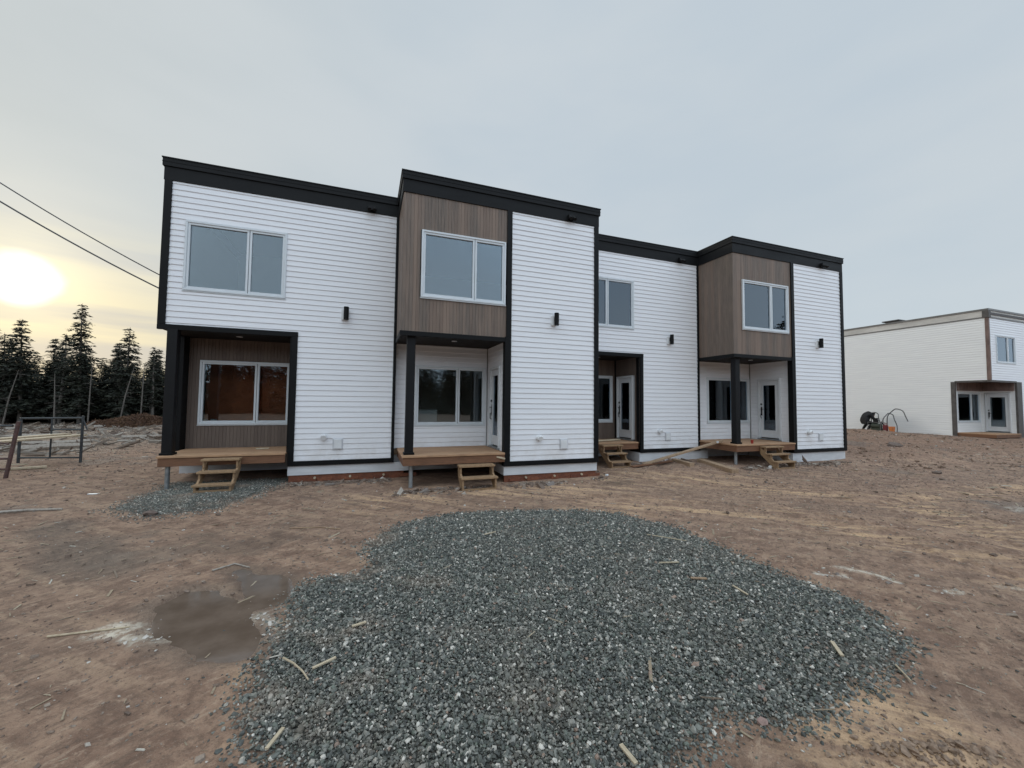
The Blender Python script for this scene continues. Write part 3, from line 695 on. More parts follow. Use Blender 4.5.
UN = [dict(x0=-3.42, x1=-1.36, x2=.56, x3=2.62, x4=4.66), dict(x0=4.66, x1=6.62, x2=8.59, x3=10.70, x4=12.75)]
for ui, U in enumerate(UN):
    x0, x1, x2, x3, x4 = (U[k] for k in ('x0', 'x1', 'x2', 'x3', 'x4'))
    # flush section: window upstairs, recessed corner porch below
    if ui == 0: wa, wb = -3.10, -1.50
    else: wa, wb = 4.84, 6.44
    siding('x', YA, x0, x2, BT, FB+.02, [(x0-1, x1, 0, 2.88), (wa, wb, 3.53, 4.79)], th)
    window('x', YA, wa, wb, 3.53, 4.79, th, .62 if ui == 0 else .5)
    # projecting bay: wood panel with window, white panel
    ba = x2+.33 if ui == 0 else 8.88; bb = ba+1.65
    cladding('x', YB, x2, x3-.05, 2.89, FB+.02, [(ba, bb, 3.53, 4.795)], th)
    cladding('y', x2, YB, YA, 2.89, FB+.02, (), th)
    window('x', YB-.012, ba, bb, 3.53, 4.795, th)
    siding('x', YB, x3+.05, x4, BT, FB+.02, (), th)
    # porch under the bay
    sw = x3-.02 if ui == 0 else x3+.03
    wl, wr = (x2+.42, x2+1.98) if ui == 0 else (9.06, 10.69)
    siding('x', YW, x2-.02, sw, .62, 2.86, [(wl, wr, 1.09, 2.385)], th)
    window('x', YW, wl, wr, 1.09, 2.385, th, .6)
    siding('y', sw, YB+.06, YW, .62, 2.86, [(7.82, 8.50, .6, 2.36)], th)
    door('y', sw-.014, 7.82, 8.50, .67, 2.36, th)
    MB().box((sw-.03, YW-.03, .62), (sw-.0165, YW-.0165, 2.84)).build('corner_trim', 'greymetal', th)
    # recessed corner porch
    if ui == 0: pa, pb_ = -3.13, -1.52
    else: pa, pb_ = 4.90, 6.50
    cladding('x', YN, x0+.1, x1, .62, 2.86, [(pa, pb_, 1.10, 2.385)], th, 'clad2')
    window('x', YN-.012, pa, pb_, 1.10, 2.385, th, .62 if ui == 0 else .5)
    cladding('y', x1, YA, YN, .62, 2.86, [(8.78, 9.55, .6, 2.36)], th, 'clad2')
    door('y', x1-.014, 8.82, 9.53, .67, 2.36, th)
    MB().box((x1-.04, YN-.04, .62), (x1-.013, YN-.013, 2.84)).build('corner_trim', 'black', th)
    # black trims
    def trim(a, b): MB().box(a, b).build('corner_trim', 'black', th, bevel=.004)
    lo0 = 2.905 if ui == 0 else 2.905
    trim((x0-.012, YA-.035, lo0), (x0+.10, YA+.06, FB)) if ui == 0 else None
    trim((x1+.0, YA-.035, SB), (x1+.10, YA+.0, 2.905)); MB().box((x0-.012, YA-.037, 2.81), (x1+.102, YA+.02, 2.903)).build('porch_lintel', 'black', th, bevel=.004)
    trim((x1-.03, YA-.0, .62), (x1-.001, YA+.10, 2.81))
    trim((x1+.101, YA-.033, SB), (x2-.061, YA+.005, BT))
    trim((x2-.06, YA-.035, SB), (x2-.001, YA+.03, FB))
    trim((x3-.052, YB-.035, 2.905), (x3+.052, YB+.02, FB)); trim((x3-.075, YB-.037, SB), (x3+.052, YB+.1, 2.904))
    trim((x4-.09, YB-.035, SB), (x4+.015, YB+.08, FB))
    trim((x3+.053, YB-.033, SB), (x4-.091, YB+.005, BT))
    MB().box((x2-.022, YB-.03, 2.80), (x3-.077, YB+.02, 2.888)).build('bay_edge_trim', 'black', th, bevel=.004)
    MB().box((x2-.022, YB+.021, 2.80), (x2+.02, YA-.036, 2.888)).build('bay_edge_trim', 'black', th, bevel=.004)
    # ceilings with a small downlight
    for a, b, cx, cy in (((x0+.02, YA+.021, 2.822), (x1-.001, YN+.02, 2.86), (x0+x1)/2+.05, 9.05), ((x2+.021, YB+.021, 2.825), (sw-.001, YW+.01, 2.865), (x2+sw)/2+.05, 7.9)):
        ce = MB().box(a, b).build('porch_ceiling', 'soffit', th)
        MB().tube([(cx, cy, a[2]-.008), (cx, cy, a[2]-.001)], .055, 16).build('downlight', 'greyplate', ce)
    # porch posts
    for a, ya in ((x0+.15, YA-.07), (x2+.12, YB+.06)):
        if a > 4 and a < 6: continue
        po = MB().box((a, ya, .636), (a+.15, ya+.15, 2.82)).build('porch_post', 'blackpost', th, bevel=.006)
        MB().box((a-.02, ya-.02, .637), (a+.17, ya+.17, .675)).build('post_base', 'black', po, bevel=.004)
    # west return of the first porch: corner board
    if ui == 0: MB().box((x0-.012, YN-.27, .45), (x0+.10, YN-.012, 2.82)).build('corner_trim', 'black', th)
    # foundation skirt and the stained boards below it
    g0 = .15 if ui == 0 else .08
    def skirt(a, b): MB().box(a, b).build('foundation_skirt', 'skirt', th, bevel=.003)
    skirt((x1+.0, YA+.012, g0+.03), (x2+.3, YA+.06, SB-.002)); skirt((x1+.0, YA+.061, g0+.03), (x1+.05, YN+.1, SB-.002))
    skirt((x3-.06, YB+.012, g0+.03), (x4+.0, YB+.06, SB-.002)); skirt((x3-.06, YB+.061, g0+.03), (x3-.01, YW, SB-.002))
    skirt((x2-.3, YW+.0, .15), (x3-.061, YW+.05, .5)); skirt((x0+.02, YN+.0, .15), (x1-.002, YN+.05, .5))
    if ui == 0:
        for a0_, a1_, yy in ((x1+.02, x2+.2, YA+.03), (x3-.04, x4-.02, YB+.03)):
            rb = MB()
            rb.box((a0_, yy, -.12), (a1_, yy+.05, .175)); a_ = a0_+.1
            while a_ < a1_-.1: rb.box((a_, yy-.025, .06), (a_+rnd.uniform(.15, .4), yy-.001, .10+rnd.random()*.03)); a_ += rnd.uniform(.35, .6)
            rbo = rb.build('foundation_boards', 'red_base', th)
            a_ = a0_+.45
            while a_ < a1_:
                MB().tube([(a_, yy-.04, .12), (a_, yy-.001, .12)], .022, 8).build('tie_end', 'pale_wood', rbo); a_ += .63
    # fittings
    for lx, yy in ((x1+.93 if ui == 0 else 7.57, YA), (x3+1.0 if ui == 0 else 11.67, YB)):
        wl_ = MB(); wl_.tube([(lx+.015, yy-.10, 3.20), (lx+.015, yy-.10, 3.455)], .048, 14); wl_.box((lx-.015, yy-.075, 3.29), (lx+.045, yy-.045, 3.37))
        lo = wl_.build('wall_light', 'black', th)
        MB().box((lx-.075, yy-.045, 3.20), (lx+.045, yy-.002, 3.41)).build('mount_block', 'whitepart', lo, bevel=.01)
    for fx, yy in ((x2-.55 if ui == 0 else 7.95, YA), (x3+1.36 if ui == 0 else 11.9, YB)):
        fb = MB(); fb.box((fx-.07, yy-.10, 5.50), (fx+.07, yy-.0275, 5.59))
        for sx in (-.05, .05): fb.tube([(fx+sx, yy-.085, 5.53), (fx+sx, yy-.15, 5.47)], .035, 10)
        fb.build('floodlight', 'blackpost', th)
    for vx, px_, yy in ((x1+.61 if ui == 0 else 7.23, x1+.86 if ui == 0 else 7.5, YA), (x3+.68 if ui == 0 else 11.22, x3+1.23 if ui == 0 else 11.7, YB)):
        vb = MB(); vb.tube([(vx, yy-.002, .90), (vx, yy-.05, .90)], .06, 14); vb.tube([(vx, yy-.05, .90), (vx, yy-.10, .885)], [.06, .05], 14); vb.build('dryer_vent', 'whitepart', th)
        pl = MB(); pl.box((px_-.09, yy-.03, .65), (px_+.09, yy-.012, .87)); po = pl.build('service_plate', 'greyplate', th, bevel=.01)
        MB().box((px_-.07, yy-.04, .67), (px_+.07, yy-.031, .85)).build('plate_cover', 'whitepart', po, bevel=.008)
# side and back walls
siding('y', -3.42, YA+.06, 15.6, BT, FB+.02, [(YA, YN-.0, 0, 2.88)], th)
siding('Y', 12.75, YB+.08, 15.6, BT, FB+.02, (), th)
siding('Y', 4.66, YB+.08, YA, BT, FB+.02, (), th)
siding('X', 15.6, -3.42, 12.75, BT, FB+.02, (), th)
MB().box((-3.40, YN+.3, .1), (-3.36, 15.5, .449)).box((12.69, YB+.1, .1), (12.73, 15.5, .449)).build('foundation_skirt', 'skirt', th)
MB().box((-3.42+.02, YA, .62), (-3.36, YA+.001, .63))
# decks
def deck(x0, x1, y0, y1, legs, tilt=0):
    db = MB(); y = y0-.02; k = 0
    while y < y1-.02:
        db.box((x0-.02, y, .598), (x1, min(y+.112, y1), .634)); y += .116
    d = db.build('deck', 'deck_wood', th, bevel=.004)
    MB().box((x0, y0, .455), (x1, y0+.035, .596)).build('rim_joist', 'rim_wood', d, bevel=.003)
    MB().box((x0, y0+.036, .455), (x0+.035, y1, .596)).build('rim_joist', 'rim_wood', d, bevel=.003)
    jb = MB(); x = x0+.4
    while x < x1-.1: jb.box((x, y0+.036, .46), (x+.035, y1, .597)); x += .4
    jb.build('joists', 'rim_wood', d)
    for lx, ly in legs:
        MB().tube([(lx, ly, hz(lx, ly)-.15), (lx, ly, .44)], .036, 12).box((lx-.07, ly-.07, .441), (lx+.07, ly+.07, .454)).build('deck_leg', 'galv', d, smooth=False)
deck(-3.27, -1.38, 8.40, 9.60, [(-3.18, 8.55)])
deck(.64, 2.55, 7.38, 8.745, [(.80, 7.55)])
deck(4.70, 6.60, 8.60, 9.60, [])
deck(8.57, 10.61, 7.38, 8.745, [(8.72, 7.55)])

# ------------------------------------------------------------------ wooden steps
def steps(x0, x1, yb, zt, nt, lab, rise=.185, run=.17, grp='wooden porch steps'):
    zb = hz((x0+x1)/2, yb-nt*run)
    e = empty('wooden_steps', ((x0+x1)/2, yb-.25, zb)); tagit(e, lab, 'steps', grp)
    yf = yb-nt*run; th_ = .033
    for s0 in (x0, x1-th_):
        zf = zt-(nt-1)*rise
        mb = MB()
        # diagonal board plus a short front leg
        pts = [(yb, zt-.035), (yb, zt-.20), (yf+.06, zb-.03), (yf-.005, zb-.03), (yf-.005, zf-.035), (yf+.05, zf-.035)]
        n = len(pts); V = [(s0, y, z) for y, z in pts]+[(s0+th_, y, z) for y, z in pts]
        mb.add(V, [tuple(range(n)), tuple(range(n, 2*n))[::-1]]+[(i, i+n, (i+1) % n+n, (i+1) % n) for i in range(n)])
        mb.build('stringer', 'step_wood', e, bevel=.003)
        for k in range(1, nt):
            y = yb-k*run; z = zt-(k-1)*rise
            MB().box((s0+.002, y-.0, z-.15), (s0+th_-.002, y+.045, z-.036)).build('riser_leg', 'step_wood', e)
    for k in range(nt):
        z = zt-k*rise; y = yb-k*run
        MB().box((x0-.02, y-run-.03, z-.034), (x1+.02, y-.015, z)).build('tread', 'step_wood', e, bevel=.004)
    MB().box((x0+.034, yf+.0, zb-.02), (x1-.034, yf+.03, zb+.035)).build('bottom_rail', 'step_wood', e)
steps(-2.58, -2.06, 8.38, .585, 3, 'three tread box steps on the gravel before the leftmost porch')
steps(1.63, 2.27, 7.36, .45, 2, 'low two tread steps before the deck under the nearest wood clad bay', .19, .18)
steps(5.42, 5.95, 8.55, .60, 3, 'wooden steps leading into the dark recessed porch between the two bays', .175, .17)
steps(9.32, 9.92, 7.36, .585, 3, 'wooden steps at the deck under the far wood clad bay on the right', .165, .15)

# ------------------------------------------------------------------ lumber and site litter
def plank(name, p, q, w_, h_, m, lab, cat='plank', grp=None):
    c = (Vector(p)+Vector(q))/2
    o = MB().beam(p, q, w_, h_).build(name, m, loc=(c.x, c.y, min(p[2], q[2])), bevel=.004); tagit(o, lab, cat, grp); return o
g = hz
plank('plank', (6.30, 8.02, g(6.30, 8.02)+.03), (8.62, 7.86, .69), .10, .045, 'lumber', 'long plank leaning from the dirt up onto the far deck corner')
plank('plank', (5.82, 7.82, g(5.82, 7.82)+.025), (7.3, 8.2, g(7.3, 8.2)+.03), .10, .03, 'rim_wood', 'dark flat board lying along the dirt beside the leaning plank')
plank('timber', (7.53, 8.38, g(7.53, 8.38)+.03), (7.43, 7.65, g(7.43, 7.65)+.04), .13, .09, 'lumber', 'short timber lying on the dirt in front of the white wall between the porches', 'timber')
plank('timber', (8.13, 8.1, g(8.13, 8.1)+.05), (7.95, 6.9, g(7.95, 6.9)+.045), .18, .09, 'lumber', 'thick timber pointing at the camera beside the far deck leg', 'timber')
plank('plank', (5.1, 8.75, .66), (6.3, 9.0, .665), .09, .03, 'pale_wood', 'pale offcut lying on the deck of the recessed middle porch')
plank('plank', (4.95, 8.66, .71), (5.5, 8.95, .655), .05, .03, 'grey_wood', 'tilted scrap lath at the left end of the recessed middle deck')
plank('plank', (-2.0, 9.1, .648), (-1.78, 9.14, .648), .10, .02, 'pale_wood', 'small board offcut lying on the leftmost deck', 'offcut')
plank('plank', (2.36, 7.42, .57), (2.54, 7.33, .52), .05, .03, 'pale_wood', 'pale lath end sticking out beside the near bay deck rim', 'offcut')
# a red cup and small tubs on and under the far deck
def cup(x, y, z, r, h, m, name, lab, cat, tip=False):
    mb = MB()
    if tip: mb.tube([(x, y, z+r), (x+h, y+.02, z+r)], [r, r*.8], 12)
    else: mb.tube([(x, y, z), (x, y, z+h*.9), (x, y, z+h)], [r*.8, r, r*1.06], 14)
    o = mb.build(name, m, loc=(x, y, z), smooth=False); tagit(o, lab, cat)
M['red'] = plain('red_plastic', (.30, .03, .02), .4, .1, 3); M['darkred'] = plain('dark_red_plastic', (.16, .02, .025), .5, .1, 3); M['orange'] = plain('orange_plastic', (.62, .20, .06), .5, .1, 3)
cup(9.25, 7.52, .635, .035, .09, 'red', 'cup', 'small red cup standing on the far deck', 'cup')
cup(8.40, 7.80, .64, .03, .05, 'whitepart', 'tub', 'small white tub at the left corner of the far deck', 'tub')
cup(9.25, 7.05, g(9.25, 7.05), .035, .06, 'whitepart', 'tub', 'white tub tipped over on the dirt under the far deck', 'tub', True)
cup(4.78, 7.3, g(4.78, 7.3), .025, .06, 'whitepart', 'paper_cup', 'white scrap cup lying at the bottom corner of the near bay wall', 'cup', True)
for (x, y, lab) in ((-3.08, 9.82, 'white caulking tube upright on the sill inside the leftmost lower window, left one'), (-2.93, 9.82, 'white caulking tube upright on the sill inside the leftmost lower window, right one')):
    o = MB().tube([(x, y, .60), (x, y, 1.20)], .05, 12).build('tall_canister', 'whitepart', loc=(x, y, .6)); tagit(o, lab.replace('white caulking tube upright on the sill', 'tall white canister standing'), 'canister')
o = MB().box((1.02, 9.3, .598), (1.55, 9.8, 1.42)).build('appliance', 'whitepart', loc=(1.3, 9.5, .598), bevel=.02); tagit(o, 'white boxed appliance standing inside behind the window of the near bay porch', 'appliance')
o = MB().box((9.35, 9.4, .598), (9.9, 9.8, 2.3)).build('cabinet', 'greyplate', loc=(9.6, 9.6, .598), bevel=.01); tagit(o, 'tall pale cabinet inside behind the window of the far bay porch', 'cabinet')

def stick(pts, r, m, lab, name='stick', cat='stick', grp=None, lift=0.012):
    P3 = [(x, y, g(x, y)+lift+r) for x, y in pts]; k = len(P3)
    o = MB().tube(P3, [r*(1-.4*i/k) for i in range(k)], 6).build(name, m, loc=P3[0]); tagit(o, lab, cat, grp)
def chip(p, q, w_, lab, m='pale_wood', lift=.032):
    a = (*p, g(*p)+lift); b = (*q, g(*q)+lift)
    o = MB().beam(a, b, w_, .008).build('wood_chip', m, loc=a); tagit(o, lab, 'wood chip')
chip((-.25, 2.63), (-.13, 2.68), .016, 'pale wood splinter on the gravel beside a curved twig at the left')
stick([(-.43, 2.81), (-.36, 2.72), (-.30, 2.62), (-.26, 2.53)], .006, 'pale_wood', 'thin curved tan twig on the left part of the gravel', lift=.03)
chip((-.05, 3.0), (.04, 3.02), .02, 'stubby pale wood chip on the upper left gravel')
chip((-.38, 2.13), (-.33, 2.23), .016, 'pale sliver at the lower left edge of the gravel', 'pale_wood')
chip((2.94, 1.83), (2.84, 1.71), .022, 'pale rectangular wood scrap on the right end of the gravel')
stick([(3.1, 1.57), (3.02, 1.46)], .005, 'pale_wood', 'thin tan twig just off the right tip of the gravel')
stick([(3.15, 3.95), (3.35, 3.8), (3.5, 3.7)], .006, 'pale_wood', 'long thin straw near the far right edge of the gravel', lift=.02)
chip((2.71, 3.22), (2.90, 3.17), .014, 'pale wood sliver right of centre on the gravel')
chip((1.14, 1.62), (1.15, 1.52), .02, 'pale wood chip at the bottom edge of the gravel')
chip((1.34, 4.56), (1.49, 4.61), .014, 'pale sliver on the far middle of the gravel')
chip((2.97, 2.62), (2.95, 2.46), .014, 'thin pale lath piece on the right half of the gravel')
chip((2.75, 2.86), (2.87, 2.80), .03, 'brown bark scrap on the right half of the gravel', 'lumber')
stick([(-4.7, 7.35), (-4.3, 7.42), (-3.9, 7.37)], .02, 'grey_wood', 'long weathered stick lying on the dirt at the left edge', lift=0)
stick([(-.86, 5.74), (-.5, 5.62), (-.26, 5.46)], .008, 'lumber', 'thin brown twig on the dirt beyond the puddles', lift=0)
stick([(-1.95, 3.62), (-1.7, 3.6), (-1.5, 3.58)], .007, 'pale_wood', 'pale lath strip lying by the whitish residue left of the puddle', lift=.004)
stick([(-1.3, 4.5), (-1.15, 4.62), (-1.0, 4.5)], .008, 'grey_wood', 'bent grey twig just beyond the upper puddle', lift=.002)
chip((-4.19, 8.5), (-4.05, 8.48), .05, 'small white board scrap on the dirt left of the first deck', 'whitepart', .01)
def rock(x, y, r, lab, m='lumber'):
    V, Fr = scatter(np.array([x]), np.array([y]), np.array([g(x, y)+r*.3]), np.array([r]), np.array([[1.4, 1., .6]]), ico, tri, .2, .1)
    o = npmesh('rock', V, Fr, m, loc=(x, y, g(x, y))); tagit(o, lab, 'rock')
M['rockbrown'] = plain('brown_rock', (.16, .12, .10), .9, .3, 20, bump=.4); M['rockpink'] = plain('pinkish_rock', (.30, .20, .17), .8, .2, 30)
rock(-2.72, 6.85, .07, 'brown stone lying just left of the small gravel patch', 'rockbrown')
rock(1.92, 1.53, .026, 'pinkish brown rock at the lower right edge of the gravel', 'rockpink')
rock(2.12, 1.70, .022, 'small pink stone in the lower right of the gravel', 'rockpink')
rock(16.3, 8.1, .2, 'large earthen lump on the mound right of the townhouse', 'rockbrown')
rock(12.9, 5.6, .07, 'lone brown stone on the flat dirt right of the townhouse', 'rockbrown')
# clod ridge at the lower right corner
N = 260; xs = 2.38+rng.normal(0, .13, N)+np.linspace(-.1, .25, N); ys = 1.17+rng.normal(0, .05, N)-.3*(xs-2.38)
V, Fr = scatter(xs, ys, hgt(xs, ys)+.004, rng.lognormal(math.log(.006), .6, N).clip(0, .02), np.stack([rng.uniform(.9, 1.5, N)]*2+[rng.uniform(.5, .9, N)], 1), ico, tri, .3, .4)
M['clodbrown'] = plain('clod_earth', (.25, .175, .125), .95, .35, 40, bump=.5)
o = npmesh('clod_heap', V, Fr, 'clodbrown'); tagit(o, 'crumbling ridge of brown clods pushed up at the lower right', kind='stuff')

# ------------------------------------------------------------------ scaffold frames and planks at the left
M['bluesteel'] = plain('blue_grey_steel', (.055, .062, .068), .5, .3, 8, metal=.4); M['rust'] = plain('rusty_steel', (.085, .045, .04), .7, .4, 12)
sf = empty('scaffolding', (-7.05, 12.78, 0)); tagit(sf, 'blue grey steel scaffold frame standing square on the dirt, its right leg nearest the house', 'scaffold frame')
A = Vector((-7.70, 12.96, 0)); B = Vector((-6.42, 12.66, 0))
def onb(t_, z): p = A.lerp(B, t_); return (p.x, p.y, z)
for t_, zt in ((0, 1.12), (1, 1.17)): MB().tube([onb(t_, g(*onb(t_, 0)[:2])-.03), onb(t_, zt)], .028, 8).build('leg', 'bluesteel', sf)
MB().tube([onb(0, 1.10), onb(1, 1.12)], .024, 8).build('top_rail', 'bluesteel', sf); MB().tube([onb(0, .17), onb(1, .17)], .02, 8).build('bottom_rail', 'bluesteel', sf)
MB().tube([onb(.5, .84), onb(1, .84)], .02, 8).build('middle_rail', 'bluesteel', sf); MB().tube([onb(.5, .17), onb(.5, .84), onb(.5, 1.1)], .018, 8).build('inner_upright', 'bluesteel', sf)
MB().tube([onb(1.0, 1.1), onb(1.08, .84)], .014, 6).build('brace', 'bluesteel', sf)
sf = empty('scaffolding', (-6.9, 10.6, 0)); tagit(sf, 'rusty scaffold frame with a leaning leg, cut off by the left edge of the photo', 'scaffold frame')
MB().tube([(-6.44, 10.56, g(-6.44, 10.56)-.03), (-6.34, 10.62, 1.13)], .032, 8).build('leg', 'rust', sf)
MB().tube([(-7.75, 10.66, g(-7.75, 10.66)-.03), (-7.65, 10.72, 1.13)], .032, 8).build('leg', 'rust', sf)
for z, m_ in ((1.05, 'bluesteel'), (.42, 'rust'), (.22, 'rust')): MB().tube([(-6.4, 10.59, z), (-7.7, 10.69, z)], .02, 8).build('rail', m_, sf)
MB().tube([(-6.43, 10.57, .7), (-7.7, 10.69, .95)], .016, 6).build('brace', 'rust', sf)
plank('scaffold_plank', (-7.25, 10.5, .69), (-6.5, 12.85, .70), .24, .035, 'pale_wood', 'wide pale scaffold plank lying across the two frames, front one', 'plank')
plank('scaffold_plank', (-7.6, 10.55, .72), (-6.85, 12.95, .72), .22, .035, 'pale_wood', 'second scaffold plank lying just behind the front one', 'plank')
plank('plank', (-7.6, 11.3, g(-7.6, 11.3)+.02), (-6.6, 11.9, g(-6.6, 11.9)+.03), .15, .04, 'pale_wood', 'pale board on the ground between the scaffold frames')
for (p, q, r_, lab) in (((-9.1, 15.2), (-7.9, 16.0), .11, 'bleached log lying behind the scaffold frame'), ((-10.4, 17.6), (-9.0, 18.2), .09, 'pale broken log in the slash behind the scaffold'),
                        ((-8.6, 19.2), (-7.2, 19.9), .08, 'long bleached log in the slash nearest the house'), ((-12.2, 19.0), (-10.9, 20.2), .10, 'bleached log angled across the slash at far left')):
    stick([p, ((p[0]+q[0])/2, (p[1]+q[1])/2+.1), q], r_, 'grey_wood', lab, 'log', 'log', lift=-.02)

# ------------------------------------------------------------------ second house
h2 = empty('white_house', (30, 12, .2)); tagit(h2, 'white sided two storey house with unfinished trim beyond the dirt mound at right', 'building')
hx, hy, hX, hY = 24.83, 8.97, 34.5, 15.6; nY, nX = 10.07, 26.95
F2 = [(hx, hy), (hX, hy), (hX, hY), (hx, hY)]
band(F2, 5.465, 5.515, .035, .1).build('grey_ledge', 'greymetal', h2); band(F2, 5.516, 5.78, .02, .1).build('parapet_band', 'rawband', h2)
band(F2, 5.781, 5.86, .05, .2).build('parapet_cap', 'greymetal', h2)
MB().box((hx+.12, hy-.045, 5.60), (hX, hy-.021, 5.70)).build('fascia_strip', 'rawgrey', h2); MB().box((hx-.06, hy-.06, 5.47), (hx+.12, hy+.14, 5.775)).build('corner_cap', 'rawgrey', h2)
MB().box((hx+.1, hy+.1, 5.5), (hX-.1, hY-.1, 5.62)).build('roof', 'roof', h2)
rv = MB(); rv.box((hx+.25, 12.2, 5.6), (hx+.7, 12.65, 5.96)); rv.box((hx+.18, 12.08, 5.961), (hx+.8, 12.78, 6.01)); rv.build('roof_vent', 'rawgrey', h2)
siding('y', hx, hy, hY, .2, 5.47, [(hy-1, nY, 0, 2.80)], h2, 'vinyl2'); siding('x', hy, hx, hX, .2, 5.47, [(hx-1, nX, 0, 2.80), (hx+.56, hx+2.15, 3.56, 4.76)], h2, 'vinyl')
window('x', hy, hx+.56, hx+2.15, 3.56, 4.76, h2)
siding('X', hY, hx, hX, .2, 5.47, (), h2, 'vinyl2'); siding('Y', hX, hy, hY, .2, 5.47, (), h2, 'vinyl2')
MB().box((hx-.03, hy-.03, 2.80), (hx+.06, hy+.08, 5.468)).build('corner_trim', 'rawtrim', h2)
siding('x', nY, hx, nX, .5, 2.76, [(hx+.12, hx+2.0, .95, 2.30)], h2, 'vinyl2'); window('x', nY, hx+.12, hx+2.0, .95, 2.30, h2)
siding('y', nX, hy, nY, .5, 2.76, [(9.15, 9.95, .5, 2.30)], h2, 'vinyl2'); door('y', nX-.01, 9.15, 9.93, .53, 2.28, h2)
MB().box((hx-.03, nY-.02, .3), (hx+.05, nY+.12, 2.76)).build('porch_trim', 'rawgrey', h2); MB().box((nX-.02, hy-.04, .3), (nX+.4, hy+.03, 2.76)).build('porch_trim', 'rawgrey', h2)
MB().box((hx+.01, hy+.01, 2.77), (nX+.2, nY+.1, 2.83)).build('porch_ceiling', 'rawgrey', h2); MB().box((hx-.02, hy+.12, 2.72), (hx+.1, nY-.03, 2.79)).build('porch_beam', 'rawgrey', h2)
MB().box((hx+.1, nY-.1, 2.38), (nX-.03, nY-.02, 2.76)).build('porch_beam', 'rawtrim', h2); MB().box((nX-.1, hy+.04, 2.38), (nX-.02, nY-.11, 2.76)).build('porch_beam', 'rawtrim', h2)
MB().box((hx-.02, hy-.035, 2.72), (nX-.021, hy+.1, 2.795)).build('porch_beam', 'rawgrey', h2)
dk = MB().box((hx+.02, hy-.1, .47), (nX-.03, nY-.01, .50)).build('deck', 'deck_wood', h2); MB().box((hx+.02, hy-.1, .34), (nX-.03, hy-.06, .469)).build('rim_joist', 'rim_wood', dk); MB().box((hx+.02, hy-.059, .34), (hx+.06, nY-.01, .469)).build('rim_joist', 'rim_wood', dk)
MB().box((hx+.1, 11.5, .5), (hX-.1, 11.6, 5.4)).box((hx+.1, nY+.1, .4), (hX-.1, hY-.1, .5)).box((hx+.1, hy+.1, 2.85), (hX-.1, hY-.1, 2.95)).build('interior_wall', 'drywall', h2)

# ------------------------------------------------------------------ worker, machine, hose by the second house
M['jacket'] = plain('dark_jacket', (.012, .012, .014), .85, .3, 8, bump=.4); M['skin'] = plain('skin', (.45, .27, .19), .6, .1, 8)
M['trousers'] = plain('dark_trousers', (.02, .02, .023), .9, .3, 8); M['hair'] = plain('dark_hat', (.02, .018, .016), .9, .3, 12)
def skin_figure(name, joints, edges, m, parent):
    me = bpy.data.meshes.new(name); me.from_pydata([Vector(j[0]) for j in joints], edges, []); me.materials.append(M[m])
    o = bpy.data.objects.new(name, me); C.objects.link(o); o.parent = parent
    md = o.modifiers.new('skin', 'SKIN'); md.use_smooth_shade = True
    for i, j in enumerate(joints):
        v = me.skin_vertices[0].data[i]; v.radius = (j[1], j[1] if len(j) < 3 else j[2]); v.use_root = (i == 0)
    s2 = o.modifiers.new('sub', 'SUBSURF'); s2.levels = 1; s2.render_levels = 2
    return o
px_, py_ = 23.9, 13.15
pz = g(px_, py_)
pe = empty('person', (px_, py_, pz)); tagit(pe, 'person in dark jacket and trousers crouching beside the second house wall', 'person')
pe.scale = (1.2, 1.2, 1.2); pe.rotation_euler = (0, 0, R(-30))
# local metres: back towards the camera, bending to the figure's right front; feet at z = 0
J = [((0, 0, .50), .18, .17), ((.12, .02, .70), .175, .165), ((.24, .04, .86), .20, .165), ((.33, .05, .93), .13, .12), ((.42, .05, .92), .06, .06), ((.48, .05, .87), .085, .08), ((.55, .05, .80), .07, .07),
     ((.28, .25, .84), .09, .09), ((.38, .30, .60), .06, .06), ((.52, .24, .42), .042, .042), ((.57, .22, .36), .035, .022),
     ((.28, -.17, .84), .09, .09), ((.40, -.21, .60), .06, .06), ((.54, -.12, .42), .042, .042), ((.59, -.10, .36), .035, .022),
     ((.08, .15, .46), .12, .12), ((.32, .19, .42), .085, .085), ((.12, .18, .12), .055, .055), ((.10, .18, .045), .05, .04), ((.28, .19, .035), .04, .03),
     ((.08, -.15, .46), .12, .12), ((.32, -.19, .42), .085, .085), ((.12, -.18, .12), .055, .055), ((.10, -.18, .045), .05, .04), ((.28, -.19, .035), .04, .03)]
E_ = [(0, 1), (1, 2), (2, 3), (3, 4), (4, 5), (5, 6), (2, 7), (7, 8), (8, 9), (9, 10), (2, 11), (11, 12), (12, 13), (13, 14), (0, 15), (15, 16), (16, 17), (17, 18), (18, 19), (0, 20), (20, 21), (21, 22), (22, 23), (23, 24)]
skin_figure('body', J, E_, 'jacket', pe)
skin_figure('hat', [((.45, .05, .94), .085, .085), ((.52, .05, .89), .105, .10), ((.57, .05, .85), .08, .08)], [(0, 1), (1, 2)], 'hair', pe)
skin_figure('face', [((.51, .05, .82), .07, .07), ((.57, .05, .77), .06, .06)], [(0, 1)], 'skin', pe)
skin_figure('hand', [((.57, .22, .36), .035, .03), ((.60, .20, .29), .035, .02), ((.62, .20, .24), .015, .015)], [(0, 1), (1, 2)], 'skin', pe)
skin_figure('hand', [((.59, -.10, .36), .035, .03), ((.62, -.09, .29), .035, .02), ((.64, -.09, .24), .015, .015)], [(0, 1), (1, 2)], 'skin', pe)
M['machine'] = plain('dark_green_machine', (.035, .045, .03), .5, .3, 8)
mx_, my_ = 24.0, 12.62; mz = g(mx_, my_)
e = empty('pump', (mx_, my_, mz)); tagit(e, 'dark green portable pump with tube cage beside the crouching person', 'machine')
